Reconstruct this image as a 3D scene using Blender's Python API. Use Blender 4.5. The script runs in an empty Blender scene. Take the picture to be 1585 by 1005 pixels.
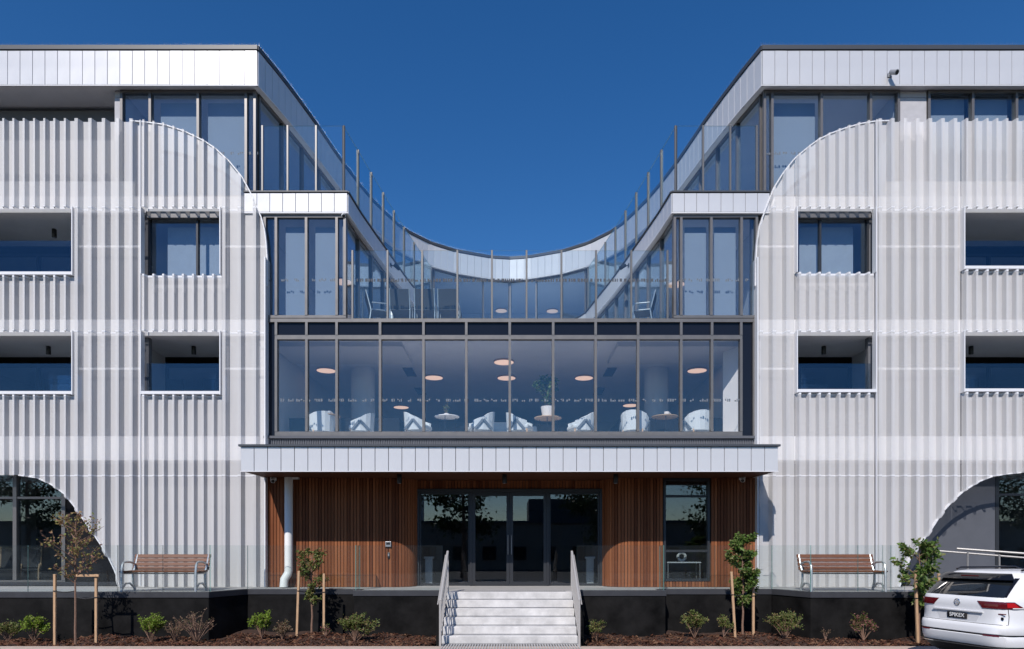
import bpy, bmesh, math, random
from mathutils import Vector, Matrix

S = bpy.context.scene
COL = S.collection
rnd = random.Random(7)
R = math.radians

# ------------------------------------------------------------------ camera, sky, sun, exposure
EYE = 1.98
FPX, VX, VY = 1057.0, 789.0, 850.0          # focal length, vanishing point in photo pixels
cam_d = bpy.data.cameras.new('camera')
cam = bpy.data.objects.new('camera', cam_d)
COL.objects.link(cam)
cam.location = (0, 0, EYE)
cam.rotation_euler = (R(90), 0, 0)
cam_d.sensor_width = 36
cam_d.lens = FPX / 1585 * 36
cam_d.shift_x = (792.5 - VX) / 1585
cam_d.shift_y = (VY - 502.5) / 1585
cam_d.clip_start = 0.05
cam_d.clip_end = 3000
S.camera = cam

SUN = Vector((0.49, 1.5, -1.47)).normalized()
world = bpy.data.worlds.new('World')
S.world = world
world.use_nodes = True
wn = world.node_tree
bg = wn.nodes['Background']
sky = wn.nodes.new('ShaderNodeTexSky')
sky.sky_type = 'NISHITA'
sky.sun_disc = False
sky.sun_elevation = math.asin(-SUN.z)
sky.sun_rotation = R(198)
sky.altitude = 100
sky.air_density = 1.0
sky.dust_density = 0.1
sky.ozone_density = 4.0
hs = wn.nodes.new('ShaderNodeHueSaturation')
hs.inputs['Saturation'].default_value = 1.29
hs.inputs['Value'].default_value = 1.15
hs.inputs['Hue'].default_value = 0.506
wn.links.new(sky.outputs[0], hs.inputs['Color'])
wn.links.new(hs.outputs[0], bg.inputs[0])
bg.inputs[1].default_value = 0.1

sl = bpy.data.lights.new('sun', 'SUN')
sl.energy = 4.6
sl.angle = R(0.5)
sl.color = (1.0, 0.945, 0.895)
so = bpy.data.objects.new('sun', sl)
COL.objects.link(so)
so.rotation_euler = SUN.to_track_quat('-Z', 'Y').to_euler()
so.location = (-20, -40, 40)

S.view_settings.view_transform = 'Standard'
S.view_settings.look = 'None'
S.view_settings.gamma = 1
S.view_settings.exposure = 0.0
S.view_settings.use_curve_mapping = False
S.render.engine = 'CYCLES'
S.cycles.transparent_max_bounces = 28
S.cycles.max_bounces = 8
S.cycles.caustics_reflective = False
S.cycles.caustics_refractive = False
S.cycles.use_denoising = True

def at(px, py, Y):
    return Vector(((px - VX) * Y / FPX, Y, EYE + (VY - py) * Y / FPX))
def XA(px, Y): return (px - VX) * Y / FPX
def ZA(py, Y): return EYE + (VY - py) * Y / FPX

# ------------------------------------------------------------------ materials
MATS = {}
def mat(name, col, rough=0.5, metal=0.0, var=0.0, scale=3.0, bump=0.0, bscale=40.0, spec=0.5, stretch=None, col2=None, emit=0.0):
    m = bpy.data.materials.new(name)
    m.use_nodes = True
    nt = m.node_tree
    b = nt.nodes['Principled BSDF']
    b.inputs['Base Color'].default_value = (*col, 1)
    b.inputs['Roughness'].default_value = rough
    b.inputs['Metallic'].default_value = metal
    b.inputs['Specular IOR Level'].default_value = spec
    if emit:
        b.inputs['Emission Color'].default_value = (*col, 1)
        b.inputs['Emission Strength'].default_value = emit
    tc = mp = None
    if var or bump:
        tc = nt.nodes.new('ShaderNodeTexCoord')
        mp = nt.nodes.new('ShaderNodeMapping')
        nt.links.new(tc.outputs['Object'], mp.inputs[0])
        if stretch: mp.inputs['Scale'].default_value = stretch
    if var:
        n = nt.nodes.new('ShaderNodeTexNoise')
        n.inputs['Scale'].default_value = scale
        n.inputs['Detail'].default_value = 6
        n.inputs['Roughness'].default_value = 0.65
        nt.links.new(mp.outputs[0], n.inputs['Vector'])
        rp = nt.nodes.new('ShaderNodeValToRGB')
        c2 = col2 or tuple(c * (1 - var) for c in col)
        rp.color_ramp.elements[0].color = (*c2, 1)
        rp.color_ramp.elements[1].color = (*(tuple(min(1, c * (1 + var * 0.4)) for c in col)), 1)
        rp.color_ramp.elements[0].position = 0.3
        rp.color_ramp.elements[1].position = 0.7
        nt.links.new(n.outputs['Fac'], rp.inputs[0])
        nt.links.new(rp.outputs[0], b.inputs['Base Color'])
        mr = nt.nodes.new('ShaderNodeMapRange')
        mr.inputs['To Min'].default_value = max(0.02, rough - 0.08)
        mr.inputs['To Max'].default_value = min(1, rough + 0.1)
        nt.links.new(n.outputs['Fac'], mr.inputs['Value'])
        nt.links.new(mr.outputs[0], b.inputs['Roughness'])
    if bump:
        n2 = nt.nodes.new('ShaderNodeTexNoise')
        n2.inputs['Scale'].default_value = bscale
        n2.inputs['Detail'].default_value = 5
        nt.links.new(mp.outputs[0], n2.inputs['Vector'])
        bp = nt.nodes.new('ShaderNodeBump')
        bp.inputs['Strength'].default_value = bump
        bp.inputs['Distance'].default_value = 0.02
        nt.links.new(n2.outputs['Fac'], bp.inputs['Height'])
        nt.links.new(bp.outputs[0], b.inputs['Normal'])
    MATS[name] = m
    return m

def glass_mat(name, tint, r0, gloss=(0.85, 0.92, 1.0), haze=0.0, rough=0.0, wave=0.0):
    m = bpy.data.materials.new(name)
    m.use_nodes = True
    nt = m.node_tree
    nt.nodes.clear()
    out = nt.nodes.new('ShaderNodeOutputMaterial')
    tr = nt.nodes.new('ShaderNodeBsdfTransparent'); tr.inputs[0].default_value = (*tint, 1)
    gl = nt.nodes.new('ShaderNodeBsdfGlossy'); gl.inputs['Color'].default_value = (*gloss, 1); gl.inputs['Roughness'].default_value = rough
    lw = nt.nodes.new('ShaderNodeLayerWeight'); lw.inputs[0].default_value = 0.5
    pw = nt.nodes.new('ShaderNodeMath'); pw.operation = 'POWER'; pw.inputs[1].default_value = 5
    nt.links.new(lw.outputs['Facing'], pw.inputs[0])
    ma = nt.nodes.new('ShaderNodeMath'); ma.operation = 'MULTIPLY_ADD'
    ma.inputs[1].default_value = 1 - r0; ma.inputs[2].default_value = r0
    nt.links.new(pw.outputs[0], ma.inputs[0])
    mx = nt.nodes.new('ShaderNodeMixShader')
    nt.links.new(ma.outputs[0], mx.inputs[0])
    nt.links.new(tr.outputs[0], mx.inputs[1]); nt.links.new(gl.outputs[0], mx.inputs[2])
    if wave:
        tc = nt.nodes.new('ShaderNodeTexCoord')
        n = nt.nodes.new('ShaderNodeTexNoise'); n.inputs['Scale'].default_value = 1.1; n.inputs['Detail'].default_value = 1
        nt.links.new(tc.outputs['Object'], n.inputs['Vector'])
        bp = nt.nodes.new('ShaderNodeBump'); bp.inputs['Strength'].default_value = wave; bp.inputs['Distance'].default_value = 0.02
        nt.links.new(n.outputs['Fac'], bp.inputs['Height']); nt.links.new(bp.outputs[0], gl.inputs['Normal'])
    last = mx
    if haze:
        df = nt.nodes.new('ShaderNodeBsdfDiffuse'); df.inputs[0].default_value = (0.6, 0.66, 0.7, 1)
        m2 = nt.nodes.new('ShaderNodeMixShader'); m2.inputs[0].default_value = haze
        nt.links.new(mx.outputs[0], m2.inputs[1]); nt.links.new(df.outputs[0], m2.inputs[2]); last = m2
    nt.links.new(last.outputs[0], out.inputs[0])
    MATS[name] = m
    return m

def perforated_mat(name, col, hole):
    m = mat(name, col, rough=0.45, var=0.06, scale=1.2, stretch=(3, 3, 0.4))
    nt = m.node_tree
    b = nt.nodes['Principled BSDF']; out = nt.nodes['Material Output']
    tr = nt.nodes.new('ShaderNodeBsdfTransparent')
    mx = nt.nodes.new('ShaderNodeMixShader'); mx.inputs[0].default_value = hole
    nt.links.new(b.outputs[0], mx.inputs[1]); nt.links.new(tr.outputs[0], mx.inputs[2])
    nt.links.new(mx.outputs[0], out.inputs[0])
    return m

def leaf_mat(name, cols, rough=0.5):
    m = bpy.data.materials.new(name)
    m.use_nodes = True
    nt = m.node_tree
    b = nt.nodes['Principled BSDF']; out = nt.nodes['Material Output']
    b.inputs['Roughness'].default_value = rough
    b.inputs['Specular IOR Level'].default_value = 0.35
    g = nt.nodes.new('ShaderNodeNewGeometry')
    rp = nt.nodes.new('ShaderNodeValToRGB')
    rp.color_ramp.interpolation = 'CONSTANT'
    while len(rp.color_ramp.elements) < len(cols): rp.color_ramp.elements.new(0.5)
    for i, c in enumerate(cols):
        rp.color_ramp.elements[i].position = i / len(cols); rp.color_ramp.elements[i].color = (*c, 1)
    nt.links.new(g.outputs['Random Per Island'], rp.inputs[0])
    nt.links.new(rp.outputs[0], b.inputs['Base Color'])
    tl = nt.nodes.new('ShaderNodeBsdfTranslucent')
    nt.links.new(rp.outputs[0], tl.inputs[0])
    mx = nt.nodes.new('ShaderNodeMixShader'); mx.inputs[0].default_value = 0.3
    nt.links.new(b.outputs[0], mx.inputs[1]); nt.links.new(tl.outputs[0], mx.inputs[2])
    nt.links.new(mx.outputs[0], out.inputs[0])
    MATS[name] = m
    return m

M_screen = perforated_mat('white_perforated_metal', (0.78, 0.765, 0.765), 0.40)
M_trim = mat('white_trim', (0.72, 0.72, 0.74), 0.4)
M_panel = mat('white_metal_panel', (0.60, 0.60, 0.615), 0.30, 0.15, 0.05, 0.8, 0.06, 1.6, spec=0.6)
M_roofsheet = mat('pale_roof_sheet', (0.70, 0.70, 0.70), 0.6, 0, 0.08, 2)
M_rail = mat('pale_steel_rail', (0.46, 0.44, 0.42), 0.42, 0.3)
M_seam = mat('seam_dark', (0.16, 0.17, 0.19), 0.6)
M_flash = mat('dark_flashing', (0.05, 0.055, 0.065), 0.45)
M_frame = mat('bronze_grey_frame', (0.17, 0.16, 0.155), 0.38, 0.4, 0.08, 4)
M_darkframe = mat('charcoal_frame', (0.035, 0.037, 0.042), 0.4, 0.3)
M_post = mat('post_grey', (0.16, 0.155, 0.15), 0.4, 0.5)
M_wall = mat('grey_wall', (0.14, 0.142, 0.155), 0.8, 0, 0.1, 2)
M_wallL = mat('pale_wall', (0.58, 0.585, 0.60), 0.8, 0, 0.06, 1.5)
M_fibre = mat('fibre_cement', (0.46, 0.45, 0.47), 0.75, 0, 0.1, 6)
M_black = mat('black_wall', (0.012, 0.012, 0.014), 0.6, 0, 0.3, 2, spec=0.1)
M_dgrey = mat('dark_grey_wall', (0.085, 0.09, 0.105), 0.7, 0, 0.12, 3)
M_slab = mat('white_slab', (0.80, 0.80, 0.81), 0.7, 0, 0.05, 2)
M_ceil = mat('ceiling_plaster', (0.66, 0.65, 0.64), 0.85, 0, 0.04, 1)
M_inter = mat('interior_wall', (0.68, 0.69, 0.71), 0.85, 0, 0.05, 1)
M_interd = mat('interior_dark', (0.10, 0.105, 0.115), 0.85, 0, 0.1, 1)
M_floor = mat('interior_floor', (0.66, 0.63, 0.60), 0.5, 0, 0.1, 3)
M_spandrel = mat('black_spandrel', (0.010, 0.012, 0.020), 0.10, 0, spec=0.25)
M_glass = glass_mat('window_glass', (0.99, 0.993, 0.995), 0.068, (0.76, 0.88, 0.98), wave=0.03)
M_glassD = glass_mat('dark_window_glass', (0.84, 0.89, 0.93), 0.075, (0.66, 0.83, 0.98), wave=0.03)
M_balcglass = glass_mat('balcony_glass', (0.68, 0.74, 0.80), 0.065, (0.58, 0.76, 0.92), wave=0.02)
M_doorglass = glass_mat('door_glass', (0.80, 0.83, 0.84), 0.075, (0.95, 0.97, 1.0))
M_bal = glass_mat('balustrade_glass', (0.955, 0.982, 0.98), 0.035, (0.8, 0.95, 1.0), haze=0.006)
M_balup = glass_mat('terrace_glass', (0.92, 0.965, 0.975), 0.055, (0.75, 0.92, 1.0), haze=0.003)
M_baledge = mat('glass_edge', (0.10, 0.28, 0.26), 0.15)
M_decal = mat('white_decal', (0.14, 0.165, 0.20), 0.8)
M_blind = mat('pale_blind', (0.42, 0.44, 0.47), 0.9, 0, 0.05, 1)
M_curt = mat('curtain', (0.50, 0.51, 0.53), 0.9, 0, 0.08, 5)
M_batten_base = mat('wood_backing', (0.05, 0.024, 0.014), 0.8)
M_soffit = mat('soffit_wood', (0.10, 0.038, 0.020), 0.6, 0, 0.3, 4, stretch=(0.6, 12, 4), spec=0.12)
M_coping = mat('dark_coping', (0.045, 0.047, 0.054), 0.55, 0, 0.25, 2, spec=0.25)
M_plinth = mat('black_plinth', (0.013, 0.0125, 0.0125), 0.65, 0, 0.75, 1.6, 0.08, 30, spec=0.08)
M_conc = mat('pale_concrete', (0.46, 0.45, 0.44), 0.85, 0, 0.14, 5, 0.1, 60)
M_step = mat('step_concrete', (0.60, 0.585, 0.57), 0.85, 0, 0.28, 3, 0.12, 50)
M_kerb = mat('kerb_concrete', (0.50, 0.40, 0.33), 0.9, 0, 0.2, 5, 0.2, 60)
M_asph = mat('asphalt', (0.055, 0.055, 0.057), 0.9, 0, 0.25, 8, 0.3, 120)
M_steel = mat('stainless_steel', (0.30, 0.29, 0.28), 0.5, 0.5)
M_alu = mat('cast_aluminium', (0.62, 0.63, 0.64), 0.42, 0.7, 0.1, 8)
M_slat = mat('bench_timber', (0.19, 0.062, 0.023), 0.5, 0, 0.35, 3, 0.1, 30, stretch=(1.0, 14, 14))
M_stake = mat('stake_timber', (0.52, 0.33, 0.19), 0.8, 0, 0.3, 5, 0.2, 30, stretch=(8, 8, 1))
M_tie = mat('black_tie', (0.012, 0.012, 0.014), 0.7)
M_bark = mat('young_bark', (0.22, 0.13, 0.09), 0.85, 0, 0.3, 20)
M_soil = mat('mulch_soil', (0.055, 0.026, 0.016), 0.95, 0, 0.5, 14, 0.8, 60)
M_chip = leaf_mat('mulch_chip', [(0.13, 0.05, 0.028), (0.09, 0.035, 0.02), (0.17, 0.075, 0.04), (0.05, 0.022, 0.014), (0.22, 0.12, 0.07)], 0.85)
M_lamp = mat('warm_lamp', (1.0, 0.66, 0.48), 0.6, emit=0.75)
M_chair = mat('pale_blue_fabric', (0.62, 0.68, 0.70), 0.9, 0, 0.05, 20)
M_chairband = mat('grey_arm_band', (0.12, 0.15, 0.18), 0.6)
M_oak = mat('oak_leg', (0.52, 0.36, 0.22), 0.6)
M_tabletop = mat('oak_table_top', (0.40, 0.28, 0.16), 0.5)
M_white = mat('white_paint', (0.8, 0.8, 0.8), 0.4)
M_sling = mat('grey_sling', (0.055, 0.056, 0.062), 0.8)
M_camgrey = mat('fixture_grey', (0.30, 0.31, 0.33), 0.4, 0.3)
M_blk = mat('black_plastic', (0.012, 0.012, 0.013), 0.4)
M_pot = mat('white_pot', (0.75, 0.74, 0.72), 0.5)

def wood_mat():
    m = bpy.data.materials.new('timber_batten')
    m.use_nodes = True
    nt = m.node_tree; b = nt.nodes['Principled BSDF']
    b.inputs['Roughness'].default_value = 0.6
    b.inputs['Specular IOR Level'].default_value = 0.12
    oi = nt.nodes.new('ShaderNodeObjectInfo')
    tc = nt.nodes.new('ShaderNodeTexCoord')
    mp = nt.nodes.new('ShaderNodeMapping'); mp.inputs['Scale'].default_value = (30, 30, 1.2)
    ad = nt.nodes.new('ShaderNodeVectorMath'); ad.operation = 'ADD'
    nt.links.new(tc.outputs['Object'], ad.inputs[0])
    nt.links.new(oi.outputs['Random'], ad.inputs[1])
    nt.links.new(ad.outputs[0], mp.inputs[0])
    n = nt.nodes.new('ShaderNodeTexNoise'); n.inputs['Scale'].default_value = 1.5; n.inputs['Detail'].default_value = 6
    nt.links.new(mp.outputs[0], n.inputs['Vector'])
    mr = nt.nodes.new('ShaderNodeMath'); mr.operation = 'MULTIPLY_ADD'; mr.inputs[1].default_value = 0.6
    nt.links.new(oi.outputs['Random'], mr.inputs[0]); 
    m2 = nt.nodes.new('ShaderNodeMath'); m2.operation = 'MULTIPLY'; m2.inputs[1].default_value = 0.5
    nt.links.new(n.outputs['Fac'], m2.inputs[0]); nt.links.new(m2.outputs[0], mr.inputs[2])
    rp = nt.nodes.new('ShaderNodeValToRGB')
    rp.color_ramp.elements[0].color = (0.105, 0.031, 0.013, 1); rp.color_ramp.elements[0].position = 0.15
    rp.color_ramp.elements[1].color = (0.29, 0.107, 0.046, 1); rp.color_ramp.elements[1].position = 0.85
    nt.links.new(mr.outputs[0], rp.inputs[0]); nt.links.new(rp.outputs[0], b.inputs['Base Color'])
    return m
M_batten = wood_mat()

# ------------------------------------------------------------------ mesh builder
class MB:
    def __init__(s): s.v = []; s.f = []
    def face(s, pts):
        n = len(s.v); s.v += [tuple(p) for p in pts]; s.f.append(tuple(range(n, n + len(pts))))
    def box(s, x0, x1, y0, y1, z0, z1):
        n = len(s.v)
        if x0 > x1: x0, x1 = x1, x0
        if y0 > y1: y0, y1 = y1, y0
        if z0 > z1: z0, z1 = z1, z0
        s.v += [(x0,y0,z0),(x1,y0,z0),(x1,y1,z0),(x0,y1,z0),(x0,y0,z1),(x1,y0,z1),(x1,y1,z1),(x0,y1,z1)]
        s.f += [tuple(n+i for i in q) for q in ((3,2,1,0),(4,5,6,7),(0,1,5,4),(1,2,6,5),(2,3,7,6),(3,0,4,7))]
        return s
    def obox(s, c, ax, ay, az):
        """oriented box: centre, half-axis vectors"""
        c, ax, ay, az = map(Vector, (c, ax, ay, az)); n = len(s.v)
        for sz in (-1, 1):
            for sx, sy in ((-1,-1),(1,-1),(1,1),(-1,1)):
                s.v.append(tuple(c + ax*sx + ay*sy + az*sz))
        s.f += [tuple(n+i for i in q) for q in ((3,2,1,0),(4,5,6,7),(0,1,5,4),(1,2,6,5),(2,3,7,6),(3,0,4,7))]
        return s
    def bar(s, a, b, w, h, up=(0,0,1)):
        a, b = Vector(a), Vector(b); d = b - a
        if d.length < 1e-6: return s
        dn = d.normalized(); sd = dn.cross(Vector(up))
        if sd.length < 1e-4: sd = dn.cross(Vector((0,1,0)))
        sd.normalize(); u = sd.cross(dn)
        return s.obox((a+b)/2, d/2, sd*w/2, u*h/2)
    def prism(s, poly, z0, z1):
        n = len(s.v); k = len(poly)
        s.v += [(x,y,z0) for x,y in poly] + [(x,y,z1) for x,y in poly]
        s.f.append(tuple(n+i for i in reversed(range(k)))); s.f.append(tuple(n+k+i for i in range(k)))
        for i in range(k):
            j = (i+1) % k; s.f.append((n+i, n+j, n+k+j, n+k+i))
        return s
    def xprism(s, poly, x0, x1):
        """poly in (y,z) extruded along x"""
        n = len(s.v); k = len(poly)
        s.v += [(x0,y,z) for y,z in poly] + [(x1,y,z) for y,z in poly]
        s.f.append(tuple(n+i for i in reversed(range(k)))); s.f.append(tuple(n+k+i for i in range(k)))
        for i in range(k):
            j = (i+1) % k; s.f.append((n+i, n+j, n+k+j, n+k+i))
        return s
    def tube(s, pts, r, n=8, cap=True):
        pts = [Vector(p) for p in pts]; rs = r if isinstance(r, (list, tuple)) else [r]*len(pts)
        base = len(s.v); prev = None
        for i, p in enumerate(pts):
            t = (pts[min(i+1, len(pts)-1)] - pts[max(i-1, 0)]).normalized()
            if prev is None:
                a = Vector((0,0,1)) if abs(t.z) < 0.9 else Vector((1,0,0))
                u = t.cross(a).normalized()
            else:
                u = (prev - t*prev.dot(t)).normalized()
            prev = u; w = t.cross(u)
            for k in range(n):
                an = 2*math.pi*k/n; s.v.append(tuple(p + (u*math.cos(an) + w*math.sin(an))*rs[i]))
        for i in range(len(pts)-1):
            for k in range(n):
                a = base+i*n+k; b = base+i*n+(k+1)%n; s.f.append((a, b, b+n, a+n))
        if cap:
            s.f.append(tuple(base+k for k in reversed(range(n)))); s.f.append(tuple(base+(len(pts)-1)*n+k for k in range(n)))
        return s
    def lathe(s, prof, c=(0,0,0), n=20):
        base = len(s.v); k = len(prof)
        for i in range(n):
            a = 2*math.pi*i/n
            for r, z in prof: s.v.append((c[0]+r*math.cos(a), c[1]+r*math.sin(a), c[2]+z))
        for i in range(n):
            j = (i+1) % n
            for q in range(k-1): s.f.append((base+i*k+q, base+j*k+q, base+j*k+q+1, base+i*k+q+1))
        s.f.append(tuple(base+i*k for i in reversed(range(n)))); s.f.append(tuple(base+i*k+k-1 for i in range(n)))
        return s
    def mesh(s, name, material=None, smooth=False, bevel=0.0, seg=2):
        me = bpy.data.meshes.new(name); me.from_pydata(s.v, [], s.f)
        if bevel:
            bm = bmesh.new(); bm.from_mesh(me)
            bmesh.ops.recalc_face_normals(bm, faces=bm.faces)
            bmesh.ops.bevel(bm, geom=list(bm.edges), offset=bevel, segments=seg, affect='EDGES', profile=0.5)
            bm.to_mesh(me); bm.free()
        if material: me.materials.append(material)
        if smooth:
            me.polygons.foreach_set('use_smooth', [True]*len(me.polygons))
            try: me.set_sharp_from_angle(angle=R(42))
            except Exception: pass
        me.update(); return me
    def build(s, name, material, parent=None, smooth=False, bevel=0.0, seg=2, loc=None):
        return link(name, s.mesh(name, material, smooth, bevel, seg), parent, loc)

WROOT = {}
def link(name, me, parent=None, loc=None, rot=None, scale=None):
    o = bpy.data.objects.new(name, me); COL.objects.link(o)
    if parent:
        o.parent = parent
        if parent.name in WROOT: o.matrix_parent_inverse = Matrix.Translation(-WROOT[parent.name])
    if loc is not None: o.location = loc
    if rot is not None: o.rotation_euler = rot
    if scale is not None: o.scale = scale
    return o

def tag(o, label=None, cat=None, group=None, kind=None):
    if label: o['label'] = label
    if cat: o['category'] = cat
    if group: o['group'] = group
    if kind: o['kind'] = kind
    return o
def thing(name, label, cat, loc=(0,0,0), rz=0.0, group=None):
    o = bpy.data.objects.new(name, None); COL.objects.link(o)
    o.location = loc; o.rotation_euler = (0, 0, rz); o.empty_display_size = 0.2
    return tag(o, label, cat, group)
def wthing(name, label, cat, base, group=None):
    """a thing whose parts are given in world coordinates"""
    o = thing(name, label, cat, base, 0, group); WROOT[o.name] = Vector(base); return o
def copy_tree(o, parent=None):
    c = o.copy(); COL.objects.link(c)
    if parent: c.parent = parent
    for ch in list(o.children): copy_tree(ch, c)
    return c

# ------------------------------------------------------------------ ground, road, kerb, bed
tag(MB().box(-600, 600, -300, 900, -1.2, -0.16).build('ground', M_asph), kind='structure')
tag(MB().box(-60, 60, 1.5, 12.7, -0.3, -0.05).build('road', M_asph), kind='structure')
tag(MB().box(-60, 60, 12.85, 14.12, -0.3, -0.03).build('pavement', M_kerb), kind='structure')
tag(MB().box(-60, 60, 12.7, 12.85, -0.3, -0.026).build('kerb', M_conc), kind='structure')

# building plan constants
YM, YG, YL = 17.6, 17.85, 17.75
GF = 0.99
SM = YM / FPX
def XM(px): return XA(px, YM)
def ZM(py): return ZA(py, YM)
Z2, Z3, Z4 = 4.95, 8.0, 11.2           # floor levels
XE = 16.6                               # outer end of the wings
YB = 36.0                               # back of the block

# ------------------------------------------------------------------ the building
B = wthing('apartment_building', 'four storey white and glass apartment building with rounded metal screens round a central courtyard', 'building', (0, YM, 0))

def part(name, material, mb, parent=B, label=None, smooth=False, bevel=0.0):
    o = mb.build(name, material, parent, smooth, bevel)
    if label: o['label'] = label
    return o

def solve(pts, zrel, H=VY):
    """photo points on an edge of known height -> plan positions"""
    out = []
    for x, y in pts:
        Y = FPX * zrel / (H - y); out.append((XA(x, Y), Y))
    return out
# plan of the courtyard edge of the roof (left half), mirrored for the right
ROOF_L = [(-6.56, 17.75), (-6.36, 18.6), (-6.16, 19.62), (-5.95, 20.85), (-5.68, 22.8), (-5.38, 24.4), (-5.15, 25.4), (-4.86, 26.35), (-4.5, 27.4), (-4.15, 28.05), (-3.36, 29.05), (-2.37, 29.8), (-0.81, 30.45), (0.0, 30.56)]
ROOF = ROOF_L + [(-x, y) for x, y in reversed(ROOF_L[:-1])]
EDGE_L = [(-4.22, 17.75), (-4.13, 18.84), (-3.99, 19.99), (-3.85, 21.1), (-3.70, 22.3), (-3.54, 23.5), (-3.36, 24.6), (-3.18, 25.7), (-2.98, 26.9), (-2.4, 28.0), (-1.3, 28.6), (0.0, 28.8)]
EDGE = EDGE_L + [(-x, y) for x, y in reversed(EDGE_L[:-1])]

def offset(path, d):
    out = []
    for i, p in enumerate(path):
        a = Vector(path[max(i-1, 0)]); b = Vector(path[min(i+1, len(path)-1)])
        t = (b - a).normalized(); n = Vector((-t.y, t.x))
        out.append((p[0] + n.x*d, p[1] + n.y*d))
    return out
def resample(path, step):
    """points every `step` along the path (rounded to fit)"""
    P = [Vector(p) for p in path]; L = [0]
    for a, b in zip(P, P[1:]): L.append(L[-1] + (b-a).length)
    n = max(1, round(L[-1]/step)); out = []
    for k in range(n+1):
        d = L[-1]*k/n
        for i in range(len(P)-1):
            if d <= L[i+1] + 1e-9:
                t = (d-L[i])/max(1e-9, L[i+1]-L[i]); out.append(P[i].lerp(P[i+1], t)); break
    return out

def u_shape(path, yfront):
    return [(-XE, yfront)] + [(path[0][0], yfront)] + path[1:-1] + [(path[-1][0], yfront)] + [(XE, yfront), (XE, YB), (-XE, YB)]
cen = [(-XE, 17.86), (-6.38, 17.86), (-6.38, 17.96), (6.44, 17.96), (6.44, 17.86), (XE, 17.86), (XE, YB), (-XE, YB)]
for z0, z1 in ((4.30, 4.93), (7.56, 7.98)):
    part('floor_slab', M_slab, MB().prism(cen, z0, z1))
part('floor_slab', M_slab, MB().prism(u_shape(offset(EDGE, 0.03), 17.86), 10.78, 11.2))
part('roof', M_slab, MB().prism(u_shape(offset(ROOF, 0.03), 17.80), 14.05, 14.96))

# outer walls of the block
for s in (-1, 1):
    part('side_wall', M_wallL, MB().box(s*XE, s*(XE-0.25), 18.3, YB, -0.16, 14.05))
part('rear_wall', M_wallL, MB().box(-XE+0.26, XE-0.26, YB-0.25, YB-0.01, -0.16, 14.05))

# cladding of the roof edge and of the ledge over level three: one panel after another
def fascia(path, z0, z1, step, name, flash, cap_out=0.05, n0=0):
    """panels along a path (building on its left side), dark cap on top"""
    pts = resample(path, step)
    f = MB()
    for a, b in zip(path, path[1:]):
        a3, b3 = Vector((*a, (z0+z1)/2)), Vector((*b, (z0+z1)/2)); d = b3-a3; n = Vector((-d.y, d.x, 0)).normalized()
        f.obox((a3+b3)/2 + n*0.012, d/2, n*0.012, (0, 0, (z1-z0)/2 - 0.004))
    fa = part('fascia', M_seam, f)
    h = z1-z0-0.03; me = None
    for a, b in zip(pts, pts[1:]):
        d = b-a; n = Vector((-d.y, d.x)).normalized(); c = (a+b)/2 - n*0.012
        if me is None or abs(me[1]-d.length) > 0.004:
            w = d.length-0.010
            me = (MB().box(-w/2, w/2, -0.011, 0.011, -h/2, h/2).mesh(name, M_panel, bevel=0.004, seg=1), d.length)
        link(name, me[0], fa, (c.x, c.y, (z0+z1)/2 - 0.004 + rnd.uniform(-.0015, .0015)), (rnd.uniform(-.003, .003), 0, math.atan2(d.y, d.x) + rnd.uniform(-.006, .006)))
    cp = MB(); lp = MB()
    for a, b in zip(path, path[1:]):
        a3, b3 = Vector((*a, 0)), Vector((*b, 0)); d = b3-a3; n = Vector((-d.y, d.x, 0)).normalized(); dd = d*(0.5+0.012/d.length)
        cp.obox((a3+b3)/2 + n*(0.14-cap_out) + Vector((0, 0, z1+flash/2)), dd, n*0.14, (0, 0, flash/2))
        lp.obox((a3+b3)/2 + n*0.0 + Vector((0, 0, z0-0.012)), dd, n*0.03, (0, 0, 0.012))
    cp.build('cap_flashing', M_flash, fa); lp.build('drip_trim', M_trim, fa)
    return fa
roofpath = [(-XE, 17.75)] + ROOF[:1]
fascia(roofpath, 14.03, 14.94, 0.322, 'fascia_panel', 0.11)
fascia([ROOF[-1], (XE, 17.75)], 14.03, 14.94, 0.322, 'fascia_panel', 0.11)
fascia(ROOF, 14.03, 14.94, 0.325, 'courtyard_panel', 0.11)
fascia([(-6.9, 17.75), EDGE[0]], 10.72, 11.24, 0.318, 'ledge_panel', 0.035)
fascia([EDGE[-1], (6.75, 17.75)], 10.72, 11.24, 0.318, 'ledge_panel', 0.035)
fascia(EDGE, 10.72, 11.24, 0.325, 'ledge_panel', 0.035)
# bird spikes along the roof edge: too many to count
sp = MB()
for path in (roofpath, ROOF, [ROOF[-1], (XE, 17.75)]):
    for p in resample(path, 0.055):
        for k in (-1, 1):
            x, y = p.x + rnd.uniform(-.01, .01), p.y + 0.03
            t = (x + k*0.035, y - 0.02 + k*0.03, 15.16 + rnd.uniform(-.01, .01))
            sp.face([(x-.0022, y, 15.05), (x+.0022, y, 15.05), t]); sp.face([(x, y-.0022, 15.05), (x, y+.0022, 15.05), t])
o = part('bird_spikes', M_alu, sp); o['kind'] = 'stuff'

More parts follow.
